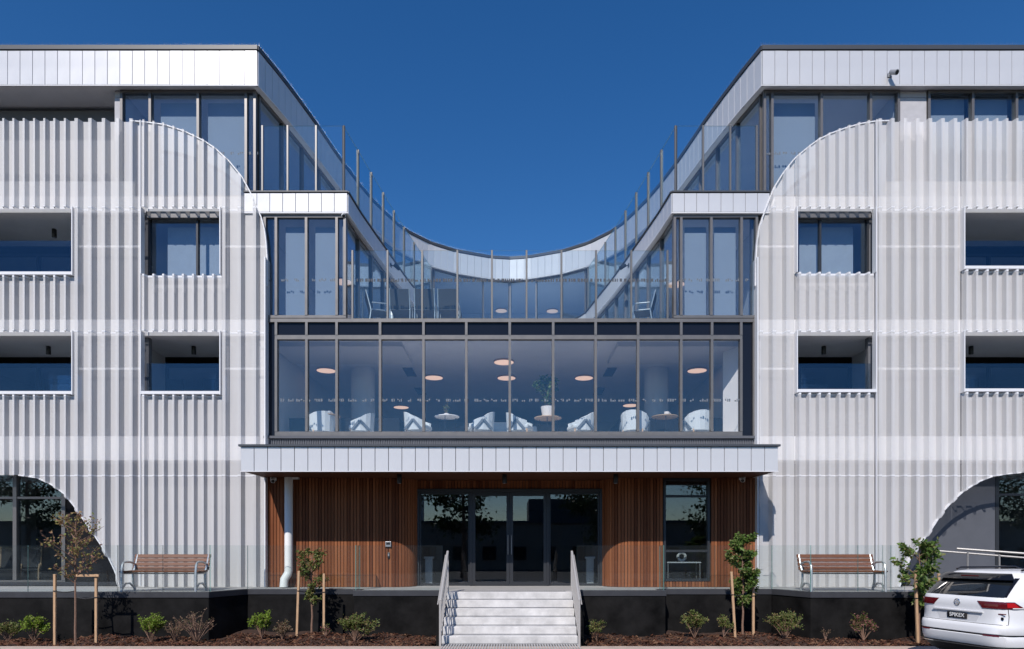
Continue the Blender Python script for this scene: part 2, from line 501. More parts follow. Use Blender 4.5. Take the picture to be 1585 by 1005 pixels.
# ------------------------------------------------------------------ curtain walls
def curtain(xs, z0, z1, Y, glass, label=None, mw=0.065, dep=0.13, rail=0.07, hbars=(), frame=M_frame, parent=B, name='curtain_wall', ends=True):
    f = MB()
    f.box(xs[0]-mw/2, xs[-1]+mw/2, Y-dep/2, Y+dep/2, z0, z0+rail)
    cw = f.build(name, frame, parent)
    MB().box(xs[0]-mw/2, xs[-1]+mw/2, Y-dep/2, Y+dep/2, z1-rail, z1).build('head_rail', frame, cw)
    if label: cw['label'] = label
    h = z1-z0-2*rail
    mm = MB().box(-mw/2, mw/2, -dep/2-0.012, dep/2+0.012, 0.0005, h-0.0005).mesh('mullion', frame)
    for i, x in enumerate(xs):
        if not ends and i in (0, len(xs)-1): continue
        link('mullion', mm, cw, (x, Y, z0+rail))
    for a, b in zip(xs, xs[1:]):
        zs = [z0+rail] + [q for q in hbars] + [z1-rail]
        for q0, q1 in zip(zs, zs[1:]):
            MB().box(a+mw/2-0.004, b-mw/2+0.004, Y-0.008, Y+0.008, q0+0.001, q1-0.001).build('pane', glass, cw)
        for q in hbars:
            MB().box(a+mw/2, b-mw/2, Y-dep/2+0.01, Y+dep/2-0.01, q-0.03, q+0.03).build('transom', frame, cw)
    return cw
def path_curtain(path, z0, z1, glass, step, label=None, mw=0.06, dep=0.10, rail=0.06, frame=M_frame):
    pts = resample(path, step); f = MB()
    for a, b in zip(pts, pts[1:]):
        f.bar((*a, z0+rail/2), (*b, z0+rail/2), dep, rail)
    cw = part('curtain_wall', frame, f, label=label)
    f = MB()
    for a, b in zip(pts, pts[1:]): f.bar((*a, z1-rail/2), (*b, z1-rail/2), dep, rail)
    f.build('head_rail', frame, cw)
    for i, p in enumerate(pts):
        q = pts[min(i+1, len(pts)-1)] - pts[max(i-1, 0)]; an = math.atan2(q.y, q.x)
        m = MB().box(-mw/2, mw/2, -dep/2-.012, dep/2+.012, 0, z1-z0-2*rail-.001)
        m.build('mullion', frame, cw).location = (0, 0, 0)
        o = cw.children[-1]
        o.location = (p.x, p.y, z0+rail); o.rotation_euler = (0, 0, an)
    for a, b in zip(pts, pts[1:]):
        d = b-a; n = Vector((-d.y, d.x)).normalized(); c = (a+b)/2
        MB().obox((c.x, c.y, (z0+z1)/2), (d.x/2*.96, d.y/2*.96, 0), (n.x*.007, n.y*.007, 0), (0, 0, (z1-z0)/2-rail+.002)).build('pane', glass, cw)
    return cw
def decals(parent, x0, x1, Y, z, h=0.075, material=M_decal, seed=1, dens=0.62):
    r = random.Random(seed); m = MB(); x = x0
    while x < x1:
        k = r.randint(2, 4)
        for _ in range(k):
            w = r.uniform(.022, .05); hh = h*r.choice((1, 1, .7, .55)); zo = r.choice((0, 0, (h-hh)))
            m.box(x, x+w, Y-.001, Y, z+zo, z+zo+hh); x += w+r.uniform(.012, .022)
        x += r.choice((.05, .09, .14))
    m.build('safety_decal', material, parent)['kind'] = 'stuff'

pxs = [428.5, 475.5, 522, 589, 656, 722, 789, 856, 921.5, 987, 1053.5, 1101, 1146]
xs = [XA(p, YG) for p in pxs]
cwl = curtain(xs, 4.93, ZA(520, YG), YG, M_glass, 'long lounge window wall of twelve tall panes with bronze mullions', rail=0.11)
decals(cwl, xs[0]+.1, xs[-1]-.1, YG-0.012, ZA(622, YG), 0.075, seed=3)
# black spandrel panels above the lounge
spz0, spz1 = ZA(520, YG)+.002, 7.96
spn = part('spandrel', M_frame, MB().box(XA(411.5, YG), XA(1166, YG), YG-.075, YG+.08, spz1-.07, spz1+.02))
for i, (a, b) in enumerate(zip([XA(412.5, YG)]+xs, xs+[XA(1165, YG)])):
    if i in (0, len(xs)):
        MB().box(a+.02 if i == 0 else a+.03, b-.03 if i == 0 else b-.02, YG-.012, YG+.012, 4.93, spz1-.072).build('spandrel_panel', M_spandrel, spn)
        e = a if i == 0 else b
        MB().box(e-.018, e+.018, YG-.07, YG+.07, 4.93, spz1-.072).build('mullion', M_frame, spn)
    else:
        MB().box(a+.03, b-.03, YG-.012, YG+.012, spz0, spz1-.072).build('spandrel_panel', M_spandrel, spn)
for x in xs:
    MB().box(x-.0325, x+.0325, YG-.075, YG+.075, spz0, spz1-.0705).build('mullion', M_frame, spn)
# ribbed dark flashing under the lounge windows
rb = MB().box(XA(411.5, YG), XA(1166, YG), YG-.02, YG+.08, 4.35, 4.86).box(XA(410, YG), XA(1167, YG), YG-.10, YG+.02, 4.862, 4.925)
x = XA(413, YG)
while x < XA(1164, YG):
    rb.box(x, x+.03, YG-.045, YG-.0201, 4.40, 4.84); x += .06
part('ribbed_flashing', M_dgrey, rb)

# level three wings: front windows and courtyard windows
for s, px in ((-1, [411, 428.5, 475, 522, 537]), (1, [1042, 1053.5, 1100, 1146.5, 1170])):
    X3 = [XA(p, YG) for p in px]
    if s < 0: X3[-1] = -4.30
    else: X3[0] = 4.30
    c = curtain(X3, Z3+.0, 10.69, YG, M_glassD, ('left' if s < 0 else 'right')+' wing windows under the third floor ledge')
    decals(c, X3[0]+.1, X3[-1]-.05, YG-.012, ZA(436, YG), 0.075, seed=5+s)
    side = [(s*-x if s > 0 else x, y) for x, y in offset(EDGE_L, 0.16)]
    side = [((x if s < 0 else abs(x)), y) for x, y in side if y < 27.5]
    side[0] = (s*4.34, 17.98)
    if s > 0: side = side[::-1]
    path_curtain(side, Z3, 10.69, M_glassD, 1.12)
    # blinds, partitions
    for a, b in ((X3[1], X3[2]), (X3[2], X3[3])):
        part('blind', M_blind, MB().box(a+.16, b-.06, YG+.22, YG+.24, Z3+.12, ZA(352, YG+.22)))
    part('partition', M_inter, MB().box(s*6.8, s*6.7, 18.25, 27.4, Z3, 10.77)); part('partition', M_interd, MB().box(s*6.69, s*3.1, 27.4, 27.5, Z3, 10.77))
# level four windows
L4 = {-1: [XA(p, 18.0) for p in (190, 234, 308, 382)] + [-6.70], 1: [6.70] + [XA(p, 18.0) for p in (1194, 1270, 1346, 1389)]}
for s in (-1, 1):
    c = curtain(L4[s], Z4, 14.04, 18.0, M_glassD, ('left' if s < 0 else 'right')+' top floor corner windows under the white roof edge')
    decals(c, max(L4[s][0], -8.2), min(L4[s][-1], 8.2), 17.988, ZA(240, 18.0), .075, seed=9+s)
    side = [(s*abs(x), y) for x, y in offset(ROOF_L, 0.22)][1:]
    side[0] = (s*6.68, 18.12)
    if s > 0: side = side[::-1]
    path_curtain(side, Z4, 14.04, M_glassD, 1.2)
    a, b = (L4[s][1], L4[s][2]); c2 = L4[s][3]
    bl = ((L4[-1][1], L4[-1][2]), (L4[-1][2], L4[-1][3])) if s < 0 else ((L4[1][1], L4[1][2]),)
    for a, b in bl: part('blind', M_blind, MB().box(a+.14, b-.05, 18.22, 18.24, Z4+.1, ZA(160, 18.22)))
    part('partition', M_inter, MB().box(s*10.3, s*10.2, 18.15, 27.0, Z4, 14.04)); part('partition', M_inter, MB().box(s*10.19, s*5.4, 27.0, 27.1, Z4, 14.04))
part('partition', M_inter, MB().box(-5.0, 5.0, 35.0, 35.1, Z4, 14.04))
# right end of the top floor: fibre cement pier and more windows; left: open balcony
xr = [XA(p, 18.0) for p in (1436, 1503.5, 1571, 1640, 1710, 1775)]
curtain(xr, Z4, 14.04, 18.0, M_glassD, 'row of top floor windows right of the fibre cement pier')
for a, b in zip(xr, xr[1:]): part('blind', M_blind, MB().box(a+.06, b-.06, 18.2, 18.22, Z4+.1, ZA(152, 18.2)))
part('partition', M_interd, MB().box(10.4, XE-.3, 21.0, 21.1, Z4, 14.04))
for z0, z1 in ((Z4, ZA(152, 17.98)-.006), (ZA(152, 17.98)+.006, 14.03)):
    part('fibre_panel', M_fibre, MB().box(XA(1392, 17.97), XA(1434, 17.97), 17.97, 18.1, z0, z1))
    part('fibre_panel', M_fibre, MB().box(XA(177.5, 17.97), XA(187.5, 17.97), 17.97, 18.6, z0, z1))
part('balcony_back', M_wall, MB().box(-XE+.26, -10.35, 19.6, 19.75, Z4, 14.04))
part('balcony_beam', M_wall, MB().box(-XE+.26, XA(176, 18.6), 18.62, 18.8, Z4, ZA(171, 18.6)))

# ------------------------------------------------------------------ perforated screens
ARC_T = {-1: [(-300, 183), (198, 183), (219, 184.8), (251, 189), (282, 199.2), (313.4, 214.6), (331, 226.6), (352, 246), (371.6, 270), (388, 300), (396, 320), (402.6, 335), (407, 352), (409.5, 372), (411.2, 398), (411.6, 440)],
         1: [(1171.5, 440), (1172.2, 398), (1174, 372), (1177.7, 348), (1185, 327), (1199.9, 288), (1214.8, 264), (1232.7, 241.6), (1250.6, 226.6), (1268.5, 213), (1289, 202.7), (1313.3, 193.8), (1335.7, 187.5), (1359.6, 183.5), (1380, 183), (1900, 183)]}
ARC_B = {-1: [(-300, 735), (24, 735), (52.4, 739), (74.6, 749), (94.7, 763.5), (110.8, 783), (123, 801), (137, 821), (153, 844.5), (165, 865), (175, 886), (182, 909)],
         1: [(1396, 909), (1403, 886), (1414, 862), (1426, 846), (1437, 831), (1447, 817), (1456, 803), (1465, 790), (1481, 773), (1495.5, 760), (1519.7, 745), (1540, 737), (1564, 733), (1585, 731), (1900, 731)]}
def lerp_tab(t, x):
    for (a, ya), (b, yb) in zip(t, t[1:]):
        if a <= x <= b: return ya + (yb-ya)*(x-a)/(b-a)
    return None
def arc_top(s, X):
    y = lerp_tab(ARC_T[s], X/SM + VX); return ZM(y if y is not None else 183)
def arc_bot(s, X):
    px = X/SM + VX
    if (s < 0 and px > 182) or (s > 0 and px < 1396): return ZM(909)
    return ZM(lerp_tab(ARC_B[s], px))

def profile(x0, x1, pitch, rw, dep, side):
    """hat-rib section: list of (x, y)"""
    n = max(1, round((x1-x0)/pitch)); p = (x1-x0)/n; pts = []
    for i in range(n):
        a = x0 + i*p; j = rnd.uniform(-.006, .006)
        sw = .046 if rw > .06 else .036
        pts += [(a+.001, YM+dep), (a+.012+j, YM+dep), (a+.012+sw+j, YM), (a+.012+sw+rw+j, YM), (a+.012+2*sw+rw+j, YM+dep)]
    pts.append((x1-.001, YM+dep))
    return pts
def densify(pts, step):
    out = [pts[0]]
    for a, b in zip(pts, pts[1:]):
        k = max(1, int(math.ceil(abs(b[0]-a[0])/step)))
        out += [(a[0]+(b[0]-a[0])*i/k, a[1]+(b[1]-a[1])*i/k) for i in range(1, k+1)]
    return out
def sheet(pts, zb, zt):
    m = MB()
    for (xa, ya), (xb, yb) in zip(pts, pts[1:]):
        b0, b1, t0, t1 = zb(xa), zb(xb), zt(xa), zt(xb)
        if t0 <= b0+.004 and t1 <= b1+.004: continue
        t0, t1 = max(t0, b0), max(t1, b1)
        m.face([(xa, ya, b0), (xb, yb, b1), (xb, yb, t1), (xa, ya, t0)])
    return m
def lip(pts, z, s, w=.02, hh=.035):
    """flange following the folds at a horizontal joint"""
    m = MB()
    for (xa, ya), (xb, yb) in zip(pts, pts[1:]):
        za, zb_ = z(xa), z(xb)
        if za is None or zb_ is None: continue
        m.face([(xa, ya-.006, za-hh), (xb, yb-.006, zb_-hh), (xb, yb-.006, zb_), (xa, ya-.006, za)])
        m.face([(xa, ya-.006, za), (xb, yb-.006, zb_), (xb, yb+w, zb_), (xa, ya+w, za)])
    return m
ROWS = [(183, 320), (320, 512), (512, 735), (735, 909)]
SIDES = {-1: [(-205, -95, 'pier'), (-95, 111.5, 'bal'), (111.5, 217.5, 'pier'), (217.5, 340.5, 'win'), (340.5, 411, 'end')],
         1: [(1172, 1234, 'end'), (1234, 1356.5, 'win'), (1356.5, 1493, 'pier'), (1493, 1680, 'bal'), (1680, 1790, 'pier')]}
OPEN = {(-1, 'bal'): (426, 611), (-1, 'win'): (424, 611), (1, 'win'): (421, 608), (1, 'bal'): (417, 607)}
for s in (-1, 1):
    sc = part('perforated_screen', M_trim, MB().box(XM(411)-.03 if s < 0 else XM(1172)-.0, XM(411) if s < 0 else XM(1172)+.03, YM-.015, YM+.34, GF+.01, ZM(398)),
              label='ribbed white metal screen of the %s wing with rounded top corner and arched foot' % ('left' if s < 0 else 'right'))
    for (p0, p1, kind) in SIDES[s]:
        x0, x1 = XM(p0), XM(p1)
        pier = kind in ('pier', 'end')
        base = profile(x0, x1, .345 if pier else .268, .085 if pier else .05, .16 if pier else .122, s)
        for ri, (r0, r1) in enumerate(ROWS):
            y0 = r0
            if not pier and ri in (1, 2): y0 = OPEN[(s, kind)][ri-1]
            zt_ = ZM(y0); zb_ = ZM(r1)
            fine = (ri == 0 or (ri in (2, 3)) or kind == 'end')
            pts = densify(base, .03 if fine else 9)
            zt = (lambda X, z=zt_, k=kind, s=s: min(z, arc_top(s, X)))
            zb = (lambda X, z=zb_, s=s, ri=ri: max(z, arc_bot(s, X)) if ri >= 2 else z)
            m = sheet(pts, zb, zt)
            if not m.f: continue
            o = m.build('screen_panel', M_screen, sc)
            if pier and 0 < ri < 3 or ri == 3 or (not pier and ri in (1, 2, 3)):
                zz = (lambda X, zt=zt, zb=zb: zt(X) if zt(X) > zb(X)+.01 else None)
                hh = .05 if (not pier and ri in (1, 2)) else .03
                mm = lip(base if not fine else pts, zz, s, .06 if hh > .04 else .02, hh)
                if mm.f: mm.build('joint_trim', M_trim, sc)
            # bright bottom lip above the openings
            if not pier and ri in (0, 1, 2) and not (ri == 2):
                zz = (lambda X, zb=zb, zt=zt: zb(X)+.03 if zt(X) > zb(X)+.05 else None)
                mm = lip(pts, zz, s, .02, .03)
                if mm.f: mm.build('joint_trim', M_trim, sc)
        # jambs at the openings, thin rail behind the piers
        for xe in (x0, x1):
            if pier: continue
            for a, b in ((320, OPEN[(s, kind)][0]), (512, OPEN[(s, kind)][1])):
                MB().box(xe-.012, xe+.012, YM-.012, YM+.18, ZM(b), ZM(a)).build('jamb_trim', M_trim, sc)
        if pier:
            for y in (377, 568): MB().box(x0+.02, x1-.02, YM+.17, YM+.21, ZM(y)-.03, ZM(y)+.025).build('rail', M_slab, sc)
            xe = x0 if s > 0 else x1
            sx = .02 if s > 0 else -.02
            MB().box(xe, xe+sx, YM-.008, YM+.05, max(GF+.02, arc_bot(s, xe+sx)+.03), min(arc_top(s, xe+sx), ZM(183))-.02).build('seam_trim', M_trim, sc) if kind == 'pier' else None
        else:
            for y0, y1 in ((OPEN[(s, kind)][0]-5.5, OPEN[(s, kind)][0]-1), (OPEN[(s, kind)][1]-5.5, OPEN[(s, kind)][1]-1)):
                if kind == 'win' and y0 < 500: continue
                MB().box(x0+.014, x1-.014, YM-.004, YM+.2, ZM(y1), ZM(y0)).build('sill_trim', M_trim, sc)
    # white edge strip round the curves
    for tab, clip in ((ARC_T[s], None), (ARC_B[s], None)):
        P = [(XM(x), ZM(y)) for x, y in tab if -210 < x < 1790]
        Q = [Vector((p[0], p[1])) for p in P]
        Q = [Vector(q) for q in resample(Q, .12)]
        m = MB()
        for a, b in zip(Q, Q[1:]):
            d = b-a; n = Vector((-d.y, d.x)).normalized()
            m.obox(((a.x+b.x)/2, YM+.14, (a.y+b.y)/2), (d.x*.52, 0, d.y*.52), (0, .045, 0), (n.x*.014, 0, n.y*.014))
        m.build('edge_trim', M_trim, sc)

# walls behind the screens, balconies and windows
for s in (-1, 1):
    for (p0, p1, kind) in SIDES[s]:
        x0, x1 = XM(p0), XM(p1)
        if kind in ('pier', 'end'):
            for z0, z1 in ((4.93, 7.56), (7.98, 10.78)):
                part('wall', M_wall, MB().box(x0, x1, 18.0, 18.16, z0, z1))
        else:
            for q, (z0, z1) in enumerate(((7.98, 10.78), (4.93, 7.56))):
                part('wall', M_wall, MB().box(x0, x1, 18.0, 18.16, z0, ZM(OPEN[(s, kind)][q])-.05))
        if kind != 'end':
            pass
    # level four parapet
    part('parapet', M_wallL, MB().box(XM(-205 if s < 0 else 1380), XM(200 if s < 0 else 1790), 17.87, 17.96, 11.14, 11.6))
    for (p0, p1, kind) in SIDES[s]:
        if kind not in ('bal', 'win'): continue
        x0, x1 = XM(p0), XM(p1)
        for lev, (fz, cz) in enumerate(((4.93, 7.56), (7.98, 10.78))):
            if kind == 'win' and lev == 1:
                zb, zt = ZM(OPEN[(s, kind)][0])-.05, ZM(325)
                mid = XA(306, 17.95) if s < 0 else XA(1269, 17.95)
                w = curtain([x0+.05, mid, x1-.05], zb, zt, 17.97, M_glassD, None, .05, .1, .06, frame=M_darkframe, name='window')
                part('window_head', M_frame, MB().box(x0+.03, x1-.03, 17.80, 17.92, zt-.10, zt+.06))
                part('curtain', M_curt, MB().box(x0+.35, x1-.25, 18.3, 18.32, fz+.05, ZA(352, 18.3)))
                part('partition', M_interd, MB().box(x0-.5, x1+.5, 21, 21.1, fz, cz))
                continue
            ex0, ex1 = x0-.55, x1+.55
            YBk = 19.9
            for e in (ex0, ex1): part('balcony_side_wall', M_wallL, MB().box(e-.05, e+.05, 18.165, YBk+.2, fz, cz))
            n = 2 if kind == 'win' else 3
            bx = [ex0+.09 + (ex1-ex0-.18)*i/n for i in range(n+1)]
            curtain(bx, fz+.002, cz-.22, YBk, M_glassD, None, .06, .1, .06, frame=M_darkframe, name='balcony_door')
            part('bulkhead', M_black, MB().box(ex0+.05, ex1-.05, YBk-.04, YBk+.1, cz-.218, cz-.001))
            part('curtain', M_curt, MB().box(bx[1]+.1, bx[1]+1.0, YBk+.35, YBk+.37, fz+.05, cz-.7))
            part('partition', M_interd, MB().box(ex0, ex1, 22.4, 22.5, fz, cz))
            # balcony glass rail inside the screen
            MB().box(x0+.02, x1-.02, YM+.25, YM+.262, ZM(OPEN[(s, kind)][0 if lev == 1 else 1])-.2, fz+(2.06 if lev else 1.90)).build('balcony_glass', M_balcglass, B)

# ground storey of the wings
ZG = 4.30
XL = [XA(p, 18.6) for p in (-200, -120, -50, 26, 101)]
curtain(XL, GF+.05, ZG, 18.6, M_doorglass, 'dark ground floor windows inside the left arch', .1, .15, .09, (ZA(771, 18.6),), M_frame)
part('wall', M_black, MB().box(XA(104, 18.6), XA(200, 18.6), 18.55, 18.75, GF, ZG))
part('wall', M_wall, MB().box(XA(200, 18.6)+.002, -6.62, 18.5, 18.75, GF, ZG))
part('sill', M_coping, MB().box(XA(-200, 18.5), XA(190, 18.5), 18.42, 18.54, GF, GF+.10))
XR = [XA(p, 18.6) for p in (1540, 1605, 1680, 1760)]
curtain(XR, GF+.05, ZG, 18.6, M_doorglass, 'dark ground floor windows inside the right arch', .1, .15, .09, (ZA(766, 18.6),), M_darkframe)
part('wall', M_dgrey, MB().box(XA(1385, 18.6), XA(1536, 18.6), 18.5, 18.75, GF, ZG))
part('wall', M_wall, MB().box(6.66, XA(1385, 18.6)-.002, 18.52, 18.75, GF, ZG))
for s in (-1, 1):
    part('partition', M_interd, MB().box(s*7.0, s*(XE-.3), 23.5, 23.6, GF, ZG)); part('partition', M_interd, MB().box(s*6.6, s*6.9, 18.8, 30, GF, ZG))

# lounge and lobby interiors
part('lounge_floor', M_floor, MB().box(-6.3, 6.36, 17.97, 30, 4.932, Z2))
for s in (-1, 1):
    part('partition', M_inter, MB().box(s*6.45, s*6.60, 17.97, 30, 4.932, 7.558))
    part('column', M_inter, MB().lathe([(.36, 0), (.36, 7.556-Z2)], (s*4.55, 21.2, Z2), 28), smooth=True)
part('partition', M_inter, MB().box(-6.44, 6.44, 30, 30.1, 4.932, 7.558))
part('ceiling_recess', M_ceil, MB().box(-6.4, -2.9, 18.4, 20.2, 7.44, 7.558)); part('ceiling_recess', M_ceil, MB().box(2.9, 6.4, 18.4, 20.2, 7.44, 7.558))
part('curved_wall', M_fibre, MB().prism([(3.2*math.cos(R(a)), 30-3.0*math.sin(R(a))) for a in range(0, 181, 12)], Z2, Z2+2.0))
for s in (-1, 1):
    part('vent_grille', M_interd, MB().box(s*3.3, s*3.0, 21.0, 22.0, 7.535, 7.557)); part('vent_grille', M_interd, MB().box(s*3.3, s*3.0, 23.6, 24.6, 7.535, 7.557))
    lw = MB().box(s*6.3, s*3.15, 19.5, 19.6, Z2, 5.72).box(s*3.25, s*3.15, 19.602, 22.0, Z2, 5.72)
    part('low_wall', M_black, lw)
part('partition', M_white, MB().prism([(6.40, 18.0), (6.36, 18.0), (5.9, 18.9), (5.95, 18.92)], Z2, 7.43))
part('lobby_floor', M_conc, MB().box(-6.5, 6.5, 18.2, 30, GF-.1, GF-.004))
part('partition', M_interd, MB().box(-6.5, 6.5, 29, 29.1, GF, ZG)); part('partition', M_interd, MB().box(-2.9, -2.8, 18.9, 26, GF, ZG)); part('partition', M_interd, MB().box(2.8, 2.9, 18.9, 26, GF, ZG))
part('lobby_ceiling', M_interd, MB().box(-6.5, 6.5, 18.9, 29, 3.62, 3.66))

# ------------------------------------------------------------------ entrance: canopy, timber wall, doors
CX0, CX1, CY = XA(372.5, 16.1), XA(1204.5, 16.1), 16.1
cz0, cz1 = ZA(730, CY), ZA(691.5, CY)
ca = part('canopy', M_seam, MB().box(CX0+.03, CX1-.03, CY+.03, 17.74, cz0+.05, cz1), label='flat white canopy over the entrance with panelled edge')
n = 40; w = (CX1-CX0)/n
me = MB().box(-w/2+.006, w/2-.006, -.012, .012, -(cz1-cz0)/2+.012, (cz1-cz0)/2-.004).mesh('canopy_panel', M_panel, bevel=.004, seg=1)
for i in range(n): link('canopy_panel', me, ca, (CX0+w*(i+.5), CY+.012, (cz0+cz1)/2), (rnd.uniform(-.004, .004), 0, rnd.uniform(-.006, .006)))
for s, xx in ((-1, CX0), (1, CX1)):
    for k in range(5):
        MB().box(-.012, .012, -.147, .147, -(cz1-cz0)/2+.012, (cz1-cz0)/2-.004).build('canopy_panel', M_panel, ca, bevel=.004, seg=1, loc=(xx-s*.012, CY+.18+.30*k, (cz0+cz1)/2))
MB().box(CX0-.04, CX1+.04, CY-.05, CY+.12, cz1+.002, cz1+.05).build('cap_flashing', M_flash, ca)
MB().box(CX0-.03, CX1+.03, CY+.121, 17.73, cz1+.002, cz1+.035).build('roof_sheet', M_roofsheet, ca)
MB().box(CX0-.006, CX1+.006, CY-.008, CY+.03, cz0-.006, cz0+.012).build('drip_trim', M_trim, ca)
for i in range(13):
    y0 = CY+.036+i*.172; MB().box(CX0+.04, CX1-.04, y0, y0+.166, cz0+.022, cz0+.048).build('soffit_board', M_soffit, ca)

TWL = [(-6.31, YL), (-3.09, YL)] + [(-3.09+.6*math.sin(R(a)), YL+.6-.6*math.cos(R(a))) for a in range(15, 91, 15)]
wz0, wz1 = GF+.004, cz0+.02
for s in (-1, 1):
    path = TWL if s < 0 else [(-x, y) for x, y in reversed(TWL)]
    if s > 0: path[-1] = (6.40, YL)
    bk = MB()
    wx0, wx1 = XA(1027, YL), XA(1098.5, YL)
    winz = ZA(900, YL)
    off = offset(path, .05)
    for a, b in zip(off, off[1:]):
        if s > 0 and abs(a[1]-b[1]) < .01:      # straight run with the window in it
            for xa, xb, za, zb in ((a[0], wx0-.0, wz0, wz1), (wx1, b[0], wz0, wz1), (wx0, wx1, wz0, winz)):
                bk.box(xa, xb, a[1]-.01, a[1]+.01, za, zb)
        else:
            a3, b3 = Vector((*a, (wz0+wz1)/2)), Vector((*b, (wz0+wz1)/2)); d = b3-a3
            bk.obox((a3+b3)/2, d*.5, Vector((-d.y, d.x, 0)).normalized()*.01, (0, 0, (wz1-wz0)/2))
    tw = part('timber_wall', M_batten_base, bk, label='timber batten wall %s of the entrance doors, curving in to the doors' % ('left' if s < 0 else 'right'))
    pts = resample(path, .083)
    full = MB().box(-.034, .034, -.018, .018, 0, wz1-wz0).mesh('batten', M_batten)
    short = MB().box(-.034, .034, -.018, .018, 0, winz-wz0-.01).mesh('batten', M_batten)
    for a, b in zip(pts, pts[1:]):
        c = (a+b)/2; d = b-a
        inwin = s > 0 and wx0-.03 < c.x < wx1+.03
        link('batten', short if inwin else full, tw, (c.x, c.y+.02, wz0), (0, 0, math.atan2(d.y, d.x)))
    if s > 0:
        w = curtain([wx0+.03, wx1-.03], winz, wz1-.01, YL+.07, M_doorglass, 'tall narrow window in the right timber wall', .06, .14, .07, (ZA(853, YL), ZA(768, YL)), M_darkframe, name='window')
# header over the doors
hz = ZA(757, 18.35)
hd = part('timber_header', M_batten_base, MB().box(-2.55, 2.55, 18.38, 18.42, hz, wz1))
hm = MB().box(-.034, .034, -.018, .018, 0, wz1-hz-.01).mesh('batten', M_batten)
x = -2.44
while x < 2.46: link('batten', hm, hd, (x, 18.36, hz+.005)); x += .083
# door set
DY = 18.38
dx = [XA(p, DY) for p in (647, 729, 789, 848, 930)]
ds = part('door_frame', M_darkframe, MB().box(dx[0]-.05, dx[0]+.04, DY-.07, DY+.07, GF, hz).box(dx[4]-.04, dx[4]+.05, DY-.07, DY+.07, GF, hz)
          .box(dx[0]+.041, dx[4]-.041, DY-.07, DY+.07, hz-.10, hz).box(dx[1]-.03, dx[1]+.03, DY-.06, DY+.06, GF, hz-.101).box(dx[3]-.03, dx[3]+.03, DY-.06, DY+.06, GF, hz-.101))
for k in range(4):
    a, b = dx[k], dx[k+1]
    door = k in (1, 2)
    a += .042 if k in (0,) else (.034 if k != 2 else .004); b -= .042 if k == 3 else (.034 if k != 1 else .004)
    y = DY+.02 if not door else DY-.02
    f = MB(); t = .085 if door else .04; z1 = hz-.105; z0 = GF+.006
    f.box(a, a+t, y-.025, y+.025, z0, z1).box(b-t, b, y-.025, y+.025, z0, z1).box(a+t, b-t, y-.025, y+.025, z1-t, z1).box(a+t, b-t, y-.025, y+.025, z0, z0+t+.02)
    d = part('entrance_door' if door else 'sidelight', M_darkframe, f)
    MB().box(a+t-.003, b-t+.003, y-.006, y+.006, z0+t+.018, z1-t+.002).build('pane', M_doorglass, d)
    if door:
        hx = b-t/2 if k == 1 else a+t/2
        MB().tube([(hx, y-.03, GF+.85), (hx, y-.08, GF+.86), (hx, y-.08, GF+1.35), (hx, y-.03, GF+1.36)], .012, 8).build('handle', M_steel, d, True)
# downpipe at the left end of the timber wall
px_ = XA(446.5, 17.6)
part('downpipe', M_pot, MB().tube([(px_, 17.62, cz0+.04), (px_, 17.62, ZA(884, 17.6)), (px_-.02, 17.60, ZA(889, 17.6)), (px_-.08, 17.52, ZA(897, 17.6)), (px_-.09, 17.5, GF+.01)], .105, 16), smooth=True)

# ------------------------------------------------------------------ terrace in front, stairs
YA, YMid, YN = 15.74, 16.88, 16.3            # front edges: end bays, recessed bays, beside the stairs
XC = 6.94; XC2 = 6.48; XS = 3.72; XSt = 1.62
front_L = [(-XE-2, YA), (-XC, YA), (-XC2, YMid), (-XS-.02, YMid), (-XS, YN), (-XSt, YN)]
front_R = [(-x, y) for x, y in reversed(front_L)]
T = wthing('entrance_terrace', 'raised concrete terrace with black plinth walls and dark copings either side of the steps', 'terrace', (0, 16.5, 0))
poly = front_L + [(-1.45, YN), (-1.45, 15.86), (1.45, 15.86), (1.45, YN)] + front_R + [(XE+2, 18.3), (-XE-2, 18.3)]
part('terrace_floor', mat('terrace_concrete', (0.38, 0.37, 0.36), 0.85, 0, 0.14, 5, 0.1, 60), MB().prism(poly, GF-.12, GF-.006), T)
for s, fr in ((-1, front_L), (1, front_R)):
    for i, (a, b) in enumerate(zip(fr, fr[1:])):
        a3, b3 = Vector((*a, 0)), Vector((*b, 0)); d = b3-a3; n = Vector((-d.y, d.x, 0)).normalized()
        e = d.normalized()
        short = d.length < .8
        ext = .0 if short else .0
        m = MB().obox((a3+b3)/2 + n*.12 + Vector((0, 0, (GF-.13-.4)/2)), d/2, n*.12, (0, 0, (GF-.13+.4)/2 - .002))
        part('plinth_wall', M_plinth, m, T, bevel=.012)
        m = MB().obox((a3+b3)/2 + n*.06 + Vector((0, 0, GF-.066)), d/2 + e*(.012 if short else .02), n*.08, (0, 0, .068 + (.0015 if i % 2 else 0)))
        part('coping', M_coping, m, T, bevel=.008)
for s in (-1, 1): part('plinth_wall', M_plinth, MB().box(s*1.47, s*1.62, 15.0, YN+.3, -.3, GF-.14), T)

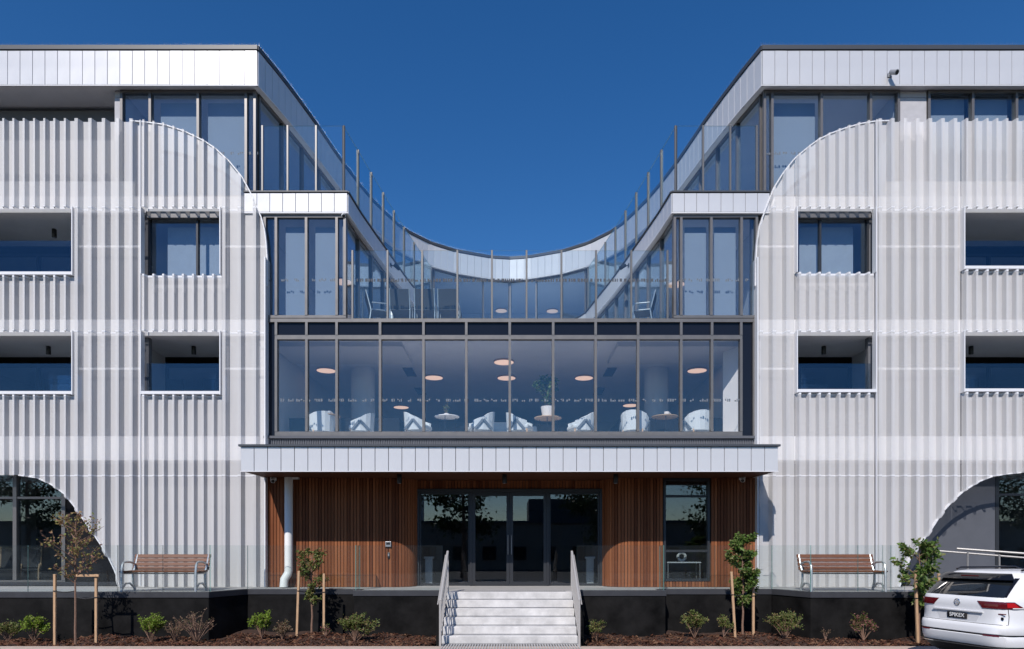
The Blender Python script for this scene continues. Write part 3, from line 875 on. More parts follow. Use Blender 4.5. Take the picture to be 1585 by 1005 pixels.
ST = wthing('entrance_stairs', 'flight of six pale concrete steps up to the entrance doors', 'steps', (0, 15, 0))
NS, TR, Y0 = 6, .255, 14.43
RS = (GF+.03)/NS
for k in range(NS):
    z1 = -.03 + RS*(k+1); y0 = Y0 + TR*k
    MB().box(-1.44, 1.44, y0, y0+(TR+.03 if k < NS-1 else .42), z1-RS+(.0 if k == 0 else -.02), z1-.001).build('step', M_step, ST, bevel=.012)
    MB().box(-1.43, 1.43, y0-.004, y0+.004, z1-RS+.001, z1-RS+.014).build('painted_shadow_line', M_dgrey, ST)  # dark strip stands in for the shadow line under each nosing
def grate(name, label, x0, x1, y0, y1, z, pitch, base):
    t = wthing(name, label, 'drain grate', base)
    MB().box(x0, x1, y0, y1, z-.02, z-.012).build('tray', M_blk, t)
    m = MB(); x = x0+.02
    while x < x1-.03: m.box(x, x+pitch*.5, y0+.03, y1-.03, z-.0119, z+.004); x += pitch
    m.build('bars', M_conc, t)
    MB().box(x0, x1, y0, y0+.03, z-.0118, z+.006).box(x0, x1, y1-.03, y1, z-.0118, z+.006).build('frame', M_steel, t)
grate('drain_grate', 'slotted drain grate in the paving at the foot of the steps', -1.42, 1.46, 13.62, 14.38, -.02, .056, (0, 14, 0))
grate('drain_grate', 'narrow slotted drain grate at the top of the steps', -1.15, 1.30, 15.87, 16.12, GF+.004, .056, (0, 16, GF))

for s in (-1, 1):
    h = wthing('stair_handrail', 'metal bar handrail on the %s side of the entrance steps' % ('left' if s < 0 else 'right'), 'handrail', (s*1.44, 15, 0), 'handrails beside the steps')
    X = s*1.43; yb, yt = 14.05, 15.75; zb, zt = .93, 1.93
    MB().bar((X, yb, zb), (X, yt, zt), .05, .035).bar((X, yb, zb-.80), (X, yt, zt-.80), .03, .03).build('rail', M_rail, h, bevel=.006, seg=1)
    MB().bar((X+s*.05, yb, zb-.09), (X+s*.05, yt, zt-.09), .025, .025).build('grab_rail', M_rail, h, bevel=.006, seg=1)
    for y, z0, z1 in ((yb, -.03, zb), (yt, .96, zt)):
        MB().box(X-.022, X+.022, y-.025, y+.025, z0, z1-.01).build('post', M_rail, h, bevel=.005, seg=1)
    m = MB(); k = 12
    for i in range(1, k):
        t = i/k; y = yb+(yt-yb)*t; z = zb+(zt-zb)*t
        m.box(X-.006, X+.006, y-.012, y+.012, z-.80, z-.015)
    m.build('infill_bars', M_rail, h)

# ------------------------------------------------------------------ glass balustrades
def glass_pane(gm, a, b, z0, z1, parent, t=.007):
    a, b = Vector((a[0], a[1], 0)), Vector((b[0], b[1], 0)); d = b-a; n = Vector((-d.y, d.x, 0)).normalized(); g = d.normalized()*.008
    m = MB().obox((a+b)/2 + Vector((0, 0, (z0+z1)/2)), d/2-g, n*t, (0, 0, (z1-z0)/2))
    me = m.mesh('pane', gm); me.materials.append(M_baledge)
    for i in (0, 1, 3, 5): me.polygons[i].material_index = 1
    return link('pane', me, parent)
def lower_balustrade(label, fr, cuts):
    """frameless panes along a line at fixed x joints"""
    t = wthing('glass_balustrade', label, 'balustrade', (fr[0][0], fr[0][1], GF), 'frameless glass balustrades of the entrance terrace')
    P = offset(fr, .09)
    for a, b in zip(P, P[1:]):
        js = [a] + [((x), a[1]+(b[1]-a[1])*(x-a[0])/(b[0]-a[0])) for x in cuts if min(a[0], b[0])+.05 < x < max(a[0], b[0])-.05] + [b]
        for p, q in zip(js, js[1:]): glass_pane(M_bal, p, q, GF+.0, 2.07, t)
    return t
def xs_at(pl, Y): return [XA(p, Y) for p in pl]
lower_balustrade('glass balustrade in front of the left bench and arch, up to the left stair', front_L[:5] + [(-1.60, YN)], sorted(xs_at((-160, -60, 42, 181, 251), 15.8)) + xs_at((470,), 16.9) + xs_at((610,), 16.4))
lower_balustrade('glass balustrade in front of the right bench, from the right stair to the ramp', [(1.60, YN)] + front_R[1:4] + [(XC, YA), (XA(1402, 15.8), YA)], xs_at((968,), 16.4) + xs_at((1108,), 16.9) + xs_at((1328.6, 1367, 1380), 15.8))

def post_balustrade(label, pts, z0, z1, skip_first=False, decal=None, pw=.05):
    t = wthing('glass_balustrade', label, 'balustrade', (pts[0][0], pts[0][1], z0))
    for i, p in enumerate(pts):
        q = Vector(pts[min(i+1, len(pts)-1)]) - Vector(pts[max(i-1, 0)]); an = math.atan2(q.y, q.x)
        if i == 0 and skip_first: continue
        o = MB().box(-pw/2, pw/2, -.035, .035, 0, z1-z0).build('post', M_post, t, bevel=.004, seg=1); o.location = (p[0], p[1], z0); o.rotation_euler = (0, 0, an)
    for a, b in zip(pts, pts[1:]): glass_pane(M_balup, a, b, z0+.03, z1-.005, t)
    return t
ppx = [545.7, 600, 653.5, 708, 761.5, 815, 869, 922.5, 977, 1033]
tb = post_balustrade('tall glass balustrade along the front of the third floor terrace above the lounge', [(XA(p, 17.85), 17.85) for p in ppx], 7.985, ZA(388, 17.85))
m_dec = MB()
r_ = random.Random(4); x = XA(552, 17.82)
while x < XA(1030, 17.82):
    w = r_.uniform(.025, .07); m_dec.box(x, x+w, 17.826, 17.827, ZA(436, 17.82), ZA(436, 17.82)+r_.choice((.08, .08, .05))); x += w+r_.choice((.015, .02, .05))
m_dec.build('safety_decal', mat('dark_decal', (0.07, 0.08, 0.10), 0.8), tb)['kind'] = 'stuff'
fp = [(XA(p, 17.8), 17.80) for p in (406.4, 445.5, 489.5, 532)]
eo = offset(EDGE_L, .07)
def along(path, ys):
    out = []
    for y in ys:
        for a, b in zip(path, path[1:]):
            if a[1] <= y <= b[1]: t = (y-a[1])/(b[1]-a[1]); out.append((a[0]+(b[0]-a[0])*t, y)); break
    return out
sp_ = along(eo, [18.88, 20.0, 21.13, 22.26, 23.4, 24.55, 25.65, 26.75])
post_balustrade('glass balustrade along the ledge of the left wing, outside the top floor', fp + sp_, 11.28, ZA(195, 17.8))
fpR = [(XA(p, 17.8), 17.80) for p in (1171, 1130, 1088, 1046)]
post_balustrade('glass balustrade along the ledge of the right wing, outside the top floor', fpR + [(-x, y) for x, y in sp_], 11.28, ZA(195, 17.8))

# ramp handrail at the right end
rh = wthing('ramp_handrail', 'stainless steel double handrail of the ramp at the right end of the terrace', 'handrail', (9.5, 15.9, GF))
a, b = at(1440, 852, 15.95), at(1640, 868, 15.0)
MB().tube([a+Vector((-.04, 0, -.20)), a+Vector((-.1, 0, -.1)), a, b], .022, 8).build('rail', M_steel, rh, True)
c, d = at(1481, 849.5, 15.2), at(1640, 861, 14.4)
MB().tube([c, d], .026, 8).build('rail', M_steel, rh, True)
for p, Y in ((1443, 15.95), (1498, 15.6), (1547, 15.3)):
    z = ZA(854 if p < 1500 else 858, Y)
    MB().tube([(XA(p, Y), Y, -.1), (XA(p, Y), Y, z)], .02, 8).build('post', M_steel, rh, True)

# ------------------------------------------------------------------ benches
def bench(label, x, y):
    t = thing('park_bench', label, 'bench', (x, y, GF), 0, 'timber slat benches on the terrace')
    L = .92
    for i in range(5):
        MB().box(-L, L, -.045, .045, -.017, .017).build('seat_slat', M_slat, t, bevel=.006, seg=1, loc=(0, -.22+i*.105, .455+.006*abs(i-2)))
    for i in range(4):
        o = MB().box(-L, L, -.016, .016, -.043, .043).build('back_slat', M_slat, t, bevel=.006, seg=1, loc=(0, .30+.035*i, .53+.096*i)); o.rotation_euler = (R(-16), 0, 0)
    for s in (-1, 1):
        X = s*(L-.06)
        m = MB()
        m.tube([(X, -.27, 0), (X, -.265, .45), (X, -.25, .60), (X, -.20, .665), (X, -.12, .69), (X, .10, .68), (X, .33, .62)], [.033, .03, .028, .027, .026, .025, .024], 8)
        m.tube([(X, .30, 0), (X, .22, .2), (X, .21, .42), (X, .31, .58), (X, .42, .86)], [.033, .03, .028, .026, .02], 8)
        m.tube([(X, -.26, .42), (X, .22, .42)], .024, 8)
        m.tube([(X, -.25, .06), (X, -.1, .18), (X, .08, .18), (X, .27, .06)], .024, 8)
        m.build('end_frame', M_alu, t, True)
    MB().bar((-L+.06, .05, .41), (L-.06, .05, .41), .03, .03).build('stretcher', M_alu, t)
    return t
bench('timber slat bench on the terrace near the left arch, behind the left sapling', XA(249, 15.95)+.0, 16.12)
bench('timber slat bench on the terrace beneath the right screen, near the parked car', XA(1310, 15.95), 16.12)

# ------------------------------------------------------------------ wall fixtures
def fixture(name, label, cat, loc, build_fn, group=None):
    t = thing(name, label, cat, loc, 0, group); build_fn(t); return t
def cam_fn(s=1, body=M_camgrey, big=1.0):
    def f(t):
        MB().box(-.05*big, .05*big, -.02, .02, -.05*big, .05*big).build('bracket', body, t, bevel=.006, seg=1)
        MB().tube([(0, -.02, 0), (0, -.09, -.02)], .018, 8).build('arm', body, t, True)
        MB().tube([(s*-.03, -.10, .02), (s*.04*big, -.24*big, -.09*big)], [.05*big, .058*big], 12).build('housing', body, t, True)
        MB().tube([(s*.0401*big, -.2402*big, -.0905*big), (s*.043*big, -.246*big, -.095*big)], .045*big, 12).build('lens', M_blk, t)
    return f
def box_fn(w, d, h, m1, m2=M_blk):
    def f(t):
        MB().box(-w/2, w/2, -d, 0, -h/2, h/2).build('housing', m1, t, bevel=.008, seg=2)
        MB().box(-w*.34, w*.34, -d-.004, -d+.001, -h*.1, h*.34).build('face', m2, t)
    return f
fixture('security_camera', 'white security camera under the left end of the canopy', 'camera', at(425, 741, 17.70), cam_fn(1, M_white))
fixture('security_camera', 'white security camera under the right end of the canopy', 'camera', at(1147, 740, 17.70), cam_fn(-1, M_white))
fixture('floodlight', 'grey floodlight on the white roof edge of the right wing', 'floodlight', at(1377, 117, 17.72), cam_fn(1, M_camgrey, 1.1))
fixture('wall_light', 'small white wall light beside the top of the downpipe', 'wall light', at(459, 740, 17.72), box_fn(.16, .12, .08, M_white, M_white))
fixture('security_camera', 'pale camera under the front corner of the left ledge', 'camera', at(533, 336, 17.95), cam_fn(1, M_white, .9))
e = along(EDGE_L, [19.2, 21.9])
for (x, y), nm, lb in ((e[0], 'floodlight', 'left'), (e[1], 'security_camera', 'left')):
    pass
for s in (-1, 1):
    x, y = along(EDGE_L, [21.6])[0]
    o = fixture('floodlight', 'small black floodlight on the inner ledge of the %s wing' % ('left' if s < 0 else 'right'), 'floodlight', (s*-x if s > 0 else x, y, 10.95), cam_fn(1, M_blk, 1.1))
    o.location.x = (x+.03) if s < 0 else (-x-.03); o.rotation_euler.z = R(90) if s < 0 else R(-90)
fixture('intercom', 'intercom panel with dark screen on the left timber wall', 'intercom', (XA(601, 17.72), 17.75, ZA(842.5, 17.72)), box_fn(.15, .05, .14, M_camgrey))
fixture('card_reader', 'small black card reader beneath the intercom', 'card reader', (XA(601.5, 17.72), 17.75, ZA(860, 17.72)), box_fn(.055, .03, .15, M_blk, M_camgrey))
def spot(label, px, py, Y, zc, group):
    t = thing('spotlight', label, 'spotlight', (XA(px, Y), Y, zc), 0, group)
    MB().lathe([(.055, -.22), (.06, -.21), (.06, -.012), (.055, -.0)], (0, 0, 0), 14).build('housing', M_blk, t, True)
    MB().lathe([(.04, -.224), (.04, -.2215)], (0, 0, 0), 14).build('lens', M_camgrey, t)
gsp = 'black ceiling spotlights on the balconies'
spot('black spotlight on the ceiling of the upper left edge balcony', 84, 364, 18.8, 10.778, gsp)
spot('black spotlight on the ceiling of the lower left edge balcony', 75, 540, 18.8, 7.558, gsp)
spot('black spotlight on the ceiling of the balcony below the left wing window', 300, 541, 18.8, 7.558, gsp)
spot('black spotlight on the ceiling of the balcony below the right wing window', 1275, 538, 18.8, 7.558, gsp)
spot('black spotlight on the ceiling of the lower right edge balcony', 1503, 537, 18.8, 7.558, gsp)
for px, lb in ((618, 'above the curve of the left timber wall'), (781, 'in front of the middle of the doors'), (953, 'above the curve of the right timber wall')):
    spot('black spotlight under the canopy '+lb, px, 0, 16.9, cz0+.021, 'black spotlights under the canopy')

# ------------------------------------------------------------------ ceiling lamps
def lamp(label, x, y, z, r=.30):
    t = thing('ceiling_lamp', label, 'ceiling lamp', (x, y, z), 0, 'round warm ceiling lamps')
    MB().lathe([(r-.01, -.05), (r, -.045), (r, -.001)], (0, 0, 0), 32).build('rim', M_oak, t, True)
    MB().lathe([(r-.012, -.054), (r-.012, -.0505)], (0, 0, 0), 32).build('diffuser', M_lamp, t)
for px, py, lb in ((505, 573, 'round lamp on the lounge ceiling near the left end, above the oak table'), (671.5, 584, 'round lamp on the lounge ceiling left of the middle'), (780, 560, 'frontmost round lamp at the middle of the lounge ceiling'),
                   (784, 584.5, 'round lamp just behind the frontmost middle lamp'), (904, 584.5, 'round lamp on the lounge ceiling right of the middle'), (1079, 573, 'round lamp on the lounge ceiling near the right end'),
                   (621, 630, 'far lamp low in the lounge glass, left of the pale armchairs'), (976, 627, 'far lamp just above the back of the right armchair')):
    Y = FPX*(7.53-EYE)/(VY-py); zc = 7.556
    lamp(lb, XA(px, Y), Y, zc)
for px, py, lb in ((776, 483, 'lamp behind the rear glass, left of the terrace middle'), (855, 483.5, 'lamp behind the rear glass, right of the terrace middle'), (1212, 257, 'large lamp behind the top floor corner window on the right')):
    Y = FPX*(13.95-EYE)/(VY-py); lamp(lb, XA(px, Y), Y, 14.048, .42 if py < 300 else .30)
for px, py, lb in ((531, 436, 'lamp behind the corner window of the left third floor wing'), (1046, 440, 'lamp behind the corner window of the right third floor wing')):
    Y = FPX*(10.75-EYE)/(VY-py); lamp(lb, XA(px, Y), Y, 10.778, .30)

# ------------------------------------------------------------------ lounge furniture
def soft(m, name, material, parent, bevel=.03, **k): return m.build(name, material, parent, True, bevel, 3, **k)
def armchair():
    t = thing('armchair', 'x', 'armchair', (0, 0, 0), 0, 'pale armchairs along the lounge windows')
    soft(MB().box(-.30, .30, -.30, .28, .30, .45), 'seat', M_chair, t, .05)
    # curved shell: back and sloping arms in one piece
    pts = []
    for i in range(13):
        a = R(-46 + 272*i/12); x, y = .37*math.cos(a), .02 + .37*math.sin(a)
        top = .50 + .17*(1+math.sin(a)) + (.0 if math.sin(a) < .2 else .04)
        pts.append((x, y, top))
    m = MB(); n = 0
    for (xa, ya, ta), (xb, yb, tb_) in zip(pts, pts[1:]):
        for q in (1,):
            ia, ib = .84, .84
            o = [(xa, ya, .26), (xb, yb, .26), (xb*1.08, yb*1.08, tb_), (xa*1.08, ya*1.08, ta)]
            i_ = [(xa*ia, ya*ia, .30), (xb*ib, yb*ib, .30), (xb*1.08*ib+.0, yb*1.08*ib, tb_), (xa*1.08*ia, ya*1.08*ia, ta)]
            m.face(o); m.face(i_[::-1]); m.face([o[3], o[2], i_[2], i_[3]]); m.face([o[1], o[0], i_[0], i_[1]])
    for k in (0, 12):
        x, y, tp = pts[k]; m.face([(x, y, .26), (x*1.08, y*1.08, tp), (x*1.08*.84, y*1.08*.84, tp), (x*.84, y*.84, .30)])
    soft(m, 'shell', M_chair, t, 0)
    for s in (-1, 1):
        m = MB().bar((s*.345, -.22, .27), (s*.415, .0, .57), .035, .07).bar((s*.415, .0, .57), (s*.365, .27, .27), .035, .07)
        m.build('arm_band', M_chairband, t, bevel=.006, seg=1)
    for x in (-.27, .27):
        for y in (-.26, .25): MB().tube([(x, y, .29), (x*1.12, y*1.12, 0)], [.026, .018], 8).build('leg', M_oak, t, True)
    o = soft(MB().box(-.2, .2, -.05, .05, -.16, .16), 'cushion', M_white, t, .04, loc=(0, .14, .58)); o.rotation_euler = (R(-22), 0, 0)
    return t
ac = armchair()
achairs = [(497, 18.75, 150, 'low armchair at the dark left end of the lounge, beside the oak table'), (557, 18.7, 78, 'armchair with a pillow just left of the round lounge column, facing left'),
           (648, 18.55, -75, 'armchair facing right, beside the small potted plant table'), (743, 18.55, 75, 'armchair facing left toward the small potted plant'),
           (806, 18.6, -72, 'armchair facing right toward the large potted plant'), (898, 18.6, 74, 'armchair facing left, right of the large potted plant'),
           (983, 18.6, 205, 'armchair turned its back to the window, left of the cup table'), (1078, 18.6, 160, 'armchair turned its back to the window, right of the cup table')]
for i, (px, Y, a, lb) in enumerate(achairs):
    o = ac if i == 0 else copy_tree(ac)
    o['label'] = lb; o.location = (XA(px, Y), Y, Z2); o.rotation_euler.z = R(-a)
    o.scale = (.96, .96, .86)
# a back sofa in the middle
sf = thing('sofa', 'pale two seat sofa at the middle of the lounge behind the armchairs', 'sofa', (XA(781, 20.3), 20.3, Z2))
soft(MB().box(-.8, .8, -.4, .35, .15, .45), 'seat', M_chair, sf, .06); soft(MB().box(-.8, .8, .2, .42, .452, .85), 'backrest', M_chair, sf, .06)
for s in (-1, 1): soft(MB().box(s*.81, s*.95, -.4, .42, .12, .62), 'arm', M_chair, sf, .05)
def side_table(label, px, Y, topm, r=.34, h=.68):
    t = thing('side_table', label, 'side table', (XA(px, Y), Y, Z2), 0, 'round side tables in the lounge')
    MB().lathe([(r-.02, h-.03), (r, h-.02), (r, h)], (0, 0, 0), 28).build('table_top', topm, t, True)
    for k in range(3):
        a = 2*math.pi*k/3+.4; MB().tube([(r*.75*math.cos(a), r*.75*math.sin(a), h-.03), (r*.85*math.cos(a), r*.85*math.sin(a), 0)], .012, 6).build('leg', M_blk, t)
    return t
side_table('round oak side table at the left end of the lounge', 507, 18.8, M_tabletop, .36, .70)
side_table('round white side table carrying the small potted plant', 692, 18.9, M_white, .34, .70)
side_table('round dark side table carrying the large white pot', 848, 18.9, M_oak, .38, .66)
side_table('round oak side table carrying the white cup near the right column', 1029, 18.9, M_tabletop, .36, .70)
def crockery(label, px, Y, h, r):
    t = thing('cup', label, 'cup', (XA(px, Y), Y, h)); 
    MB().lathe([(r*.7, 0), (r, .03), (r, .11)], (0, 0, 0), 16).build('bowl', M_white, t, True)
    MB().tube([(r, 0, .03), (r+.04, 0, .05), (r, 0, .09)], .01, 6).build('handle', M_white, t, True)
crockery('white cup on the oak side table near the right column', 1032, 18.85, Z2+.702, .075)
crockery('white cup on the oak side table at the left end', 509, 18.75, Z2+.702, .07)

# ------------------------------------------------------------------ plants
def leaf(m, p, d, L, W, r):
    """folded leaf: two triangles either side of the midrib"""
    d = d.normalized(); a = Vector((r.uniform(-1, 1), r.uniform(-1, 1), r.uniform(-1, 1))).cross(d)
    if a.length < 1e-3: a = Vector((1, 0, 0))
    a.normalize(); u = d.cross(a)
    n = len(m.v); tip = p + d*L - Vector((0, 0, L*.15)); mid = p + d*L*.45
    m.v += [tuple(p), tuple(mid + a*W/2 + u*W*.15), tuple(tip), tuple(mid - a*W/2 + u*W*.15)]
    m.f += [(n, n+1, n+2), (n, n+2, n+3)]
LF_red = leaf_mat('leaves_autumn', [(0.32, 0.19, 0.09), (0.28, 0.25, 0.08), (0.33, 0.17, 0.12), (0.21, 0.24, 0.07), (0.40, 0.30, 0.11), (0.26, 0.15, 0.10)])
LF_oliv = leaf_mat('leaves_olive', [(0.12, 0.16, 0.035), (0.16, 0.19, 0.05), (0.09, 0.125, 0.03), (0.21, 0.22, 0.07), (0.22, 0.15, 0.07), (0.11, 0.15, 0.04)])
LF_green = leaf_mat('leaves_green', [(0.085, 0.15, 0.026), (0.12, 0.20, 0.04), (0.06, 0.11, 0.024), (0.16, 0.24, 0.06), (0.19, 0.20, 0.07)])
LF_lime = leaf_mat('leaves_lime', [(0.16, 0.25, 0.02), (0.21, 0.31, 0.03), (0.12, 0.19, 0.02), (0.26, 0.32, 0.06)])
LF_dark = leaf_mat('leaves_dark', [(0.02, 0.045, 0.012), (0.035, 0.06, 0.016), (0.05, 0.08, 0.02), (0.015, 0.03, 0.01)])
LF_dry = leaf_mat('leaves_dry', [(0.22, 0.15, 0.09), (0.15, 0.10, 0.06), (0.12, 0.11, 0.05), (0.28, 0.18, 0.12)])
LF_pink = leaf_mat('leaves_pink', [(0.25, 0.09, 0.08), (0.10, 0.12, 0.03), (0.07, 0.10, 0.02), (0.30, 0.14, 0.12)])

def young_tree(label, x, y, H, z0, cz, crx, crz, material, nleaf, ls, seed, lean=0.0, bare=0, updraft=.9):
    r = random.Random(seed)
    t = thing('young_tree', label, 'young tree', (x, y, z0), 0, 'young trees planted along the bed')
    tp = [(0, 0, -.05)]; n = 8
    for i in range(1, n+1): tp.append((lean*i/n + r.uniform(-.015, .015), r.uniform(-.015, .015), H*.97*i/n))
    MB().tube(tp, [.028-.021*i/n for i in range(n+1)], 7).build('trunk', M_bark, t, True)
    br = MB(); lf = MB(); tips = []
    nb = 26
    for i in range(nb):
        z = cz - crz*.95 + 1.7*crz*(i/nb)**1.0; z = max(z, H*.25)
        k = min(n-1, int(z/(H*.97)*n)); f = z/(H*.97)*n - k
        base = Vector(tp[k]).lerp(Vector(tp[min(k+1, n)]), max(0, min(1, f)))
        a = r.uniform(0, 6.28); rr = crx*math.sqrt(max(.05, 1-((z+.12-cz)/crz)**2))*r.uniform(.55, 1.05)
        e = base + Vector((math.cos(a)*rr, math.sin(a)*rr*.85, rr*updraft*r.uniform(.6, 1.2)))
        mid = base.lerp(e, .5) + Vector((0, 0, -.03*rr)) + Vector((r.uniform(-.03, .03), r.uniform(-.03, .03), 0))
        br.tube([base, mid, e], [.010, .007, .003], 5, False)
        for q in range(2):
            s0 = base.lerp(e, r.uniform(.35, .8)); e2 = s0 + Vector((r.uniform(-1, 1), r.uniform(-1, 1), r.uniform(.1, 1.1)))*rr*.42
            br.tube([s0, e2], [.005, .002], 4, False); tips.append((s0, e2))
        tips.append((base.lerp(e, .3), e))
    per = nleaf//len(tips)
    for a, b in tips:
        for q in range(per):
            f = r.uniform(.15, 1.05); p = a.lerp(b, f) + Vector((r.gauss(0, .022), r.gauss(0, .022), r.gauss(0, .022)))
            d = (b-a).normalized()*.5 + Vector((r.uniform(-1, 1), r.uniform(-1, 1), r.uniform(-.9, .6)))
            s = ls*r.uniform(.6, 1.25); leaf(lf, p, d, s, s*.62, r)
    br.build('branches', M_bark, t, True); lf.build('foliage', material, t)
    return t
def stake(label, x, y, z1, z0=-.12, tilt=0.0, tie_to=None):
    t = thing('tree_stake', label, 'tree stake', (x, y, z0), 0, 'timber stakes beside the young trees')
    m = MB().bar((0, 0, 0), (tilt, 0, z1-z0), .052, .052, (0, 1, 0))
    m.build('post', M_stake, t, bevel=.005, seg=1)
    if tie_to:
        d = Vector(tie_to) - Vector((x, y, z0)); a = Vector((tilt*.75, -.03, (d.z)))
        mm = MB().tube([a, a.lerp(d, .5)+Vector((0, .0, -.03)), d], .013, 6)
        mm.tube([(a.x+.033*math.cos(k*.9), a.y+.03+.033*math.sin(k*.9), d.z) for k in range(8)], .012, 5)
        mm.build('tie', M_tie, t, True)
    return t
BZ = -.09
Yt = 14.85
x1 = XA(117, Yt)
young_tree('sapling with thin brown and yellow leaves in front of the left arch', x1, Yt, 2.75, BZ, 2.02, .74, .74, LF_red, 1000, .066, 3)
stake('timber stake left of the brown leaved sapling', XA(85, Yt), Yt, ZA(889, Yt), tie_to=(x1, Yt, ZA(915, Yt)))
sk = stake('timber stake with a crossbar right of the brown leaved sapling', XA(149, Yt), Yt, ZA(889, Yt), tie_to=(x1, Yt, ZA(925, Yt)))
MB().bar((XA(120, Yt)-XA(149, Yt), -.05, ZA(891, Yt)+.12), (.09, -.05, ZA(891, Yt)+.12), .03, .05).build('crossbar', M_stake, sk, bevel=.004, seg=1)
Y2 = 16.25; x2 = XA(482.5, Y2)
young_tree('small bushy sapling with olive and brown leaves in front of the left timber wall', x2, Y2, 1.98, BZ, 1.36, .38, .70, LF_oliv, 2000, .072, 11, bare=1, updraft=1.1)
stake('slim timber stake left of the olive sapling', XA(459.5, 16.05), 16.05, ZA(884, 16.05), tilt=.05, tie_to=(x2, Y2, ZA(914, Y2)))
stake('slim timber stake right of the olive sapling', XA(501.5, 16.05), 16.05, ZA(888, 16.05), tie_to=(x2, Y2, ZA(916, Y2)))
Y3 = 15.9; x3 = XA(1150, Y3)
young_tree('tall narrow green sapling in front of the right end of the timber wall', x3, Y3, 2.42, BZ, 1.60, .42, .92, LF_green, 6200, .085, 21, updraft=.9)
stake('leaning timber stake left of the tall green sapling', XA(1138, 15.75), 15.75, ZA(885, 15.75), tilt=-.09, tie_to=(x3, Y3, ZA(920, Y3)))
stake('timber stake right of the tall green sapling', XA(1166, 15.8), 15.8, ZA(880, 15.8), tie_to=(x3, Y3, ZA(922, Y3)))
Y4 = 15.25; x4 = XA(1423, Y4)
young_tree('loose bright green sapling beside the rear of the parked car', x4, Y4, 2.22, BZ, 1.5, .56, .84, LF_green, 1900, .105, 31, updraft=.8)
stake('thick timber stake in front of the sapling beside the car', XA(1420.5, 15.0), 15.0, ZA(884, 15.0), tilt=-.05, tie_to=(x4, Y4, ZA(925, Y4)))
stake('timber stake half hidden behind the car, right of the bright green sapling', XA(1453, 15.5), 15.5, ZA(888, 15.5))

def shrub(label, px, py, Y, w, h, material, n, ls, seed, stems=14, group='small shrubs in the mulch bed', twig=0.0, flat=1.0):
    r = random.Random(seed); w *= 1.12; h *= 1.14
    t = thing('shrub', label, 'shrub', (XA(px, Y), Y, ZA(py, Y)), 0, group)
    st = MB(); lf = MB(); tips = []
    for i in range(stems):
        a = r.uniform(0, 6.28); q = r.uniform(.15, 1)
        e = Vector((math.cos(a)*w/2*q, math.sin(a)*w/2*q*flat, h*(1-.45*q*q)*r.uniform(.75, 1.0)))
        m = e*.5 + Vector((r.uniform(-.03, .03), r.uniform(-.03, .03), h*.06))
        st.tube([(0, 0, -.05), m, e], [.009, .006, .0025], 5, False)
        tips.append((m*.6, e))
        for k in range(3):
            s0 = m.lerp(e, r.uniform(0, .8)); e2 = s0 + Vector((r.uniform(-1, 1), r.uniform(-1, 1), r.uniform(-.1, 1.2)))*h*.22
            st.tube([s0, e2], [.004, .0015], 4, False); tips.append((s0, e2))
    per = max(1, int(n*1.5)//len(tips))
    for a, b in tips:
        for k in range(per):
            p = a.lerp(b, r.uniform(.2, 1.05)) + Vector((r.gauss(0, .02), r.gauss(0, .02), r.gauss(0, .02)))
            d = (b-a).normalized()*.7 + Vector((r.uniform(-1, 1), r.uniform(-1, 1), r.uniform(-.4, .9)))
            s = ls*r.uniform(.6, 1.3); leaf(lf, p, d, s, s*.5, r)
    st.build('stems', M_bark, t, True); lf.build('foliage', material, t)
    return t
shrub('low olive shrub at the left edge of the bed', 12, 990, 15.0, .55, .36, LF_oliv, 700, .05, 1)
shrub('spreading lime green shrub left of the brown sapling', 52, 990, 15.0, .75, .46, LF_lime, 900, .055, 2)
shrub('dense round lime green shrub in front of the left bench', 234, 991, 15.0, .52, .50, LF_lime, 1800, .042, 3, 22)
shrub('twiggy half bare shrub right of the round lime shrub', 272, 992, 15.0, .50, .42, LF_dry, 130, .045, 4, 12)
shrub('wide dry twiggy shrub with bare reddish stems near the left plinth corner', 305, 992, 14.95, .95, .58, LF_dry, 200, .05, 5, 22)
shrub('bright green feathery shrub below the downpipe', 406, 986, 15.5, .56, .50, LF_lime, 1300, .05, 6, 18)
shrub('small dusty brown shrub left of the olive sapling', 437, 988, 15.5, .42, .34, LF_dry, 500, .045, 7)
shrub('tiny pink tipped shrub at the foot of the right olive sapling stake', 505, 986, 15.6, .26, .24, LF_pink, 120, .045, 8, 7)
shrub('large loose olive shrub left of the entrance steps', 550, 992, 15.2, .95, .52, LF_oliv, 1500, .055, 9, 24)
shrub('small flowering shrub at the right foot of the steps', 924, 990, 15.3, .42, .44, LF_oliv, 330, .05, 10, 9)
shrub('medium olive shrub left of the tall green sapling', 1075, 985, 15.6, .66, .52, LF_oliv, 1100, .055, 12, 18)
shrub('small green shrub against the leaning stake', 1120, 983, 15.7, .42, .38, LF_oliv, 600, .05, 13, 12)
shrub('dense olive green shrub right of the tall green sapling', 1215, 988, 15.3, .62, .56, LF_oliv, 1500, .048, 14, 22)
shrub('pink tipped green shrub in front of the right bench', 1337, 988, 15.2, .52, .50, LF_pink, 480, .055, 15, 12)
shrub('thin pale seedling between the right hand shrubs', 1278, 988, 15.4, .16, .22, LF_dry, 30, .05, 16, 4)

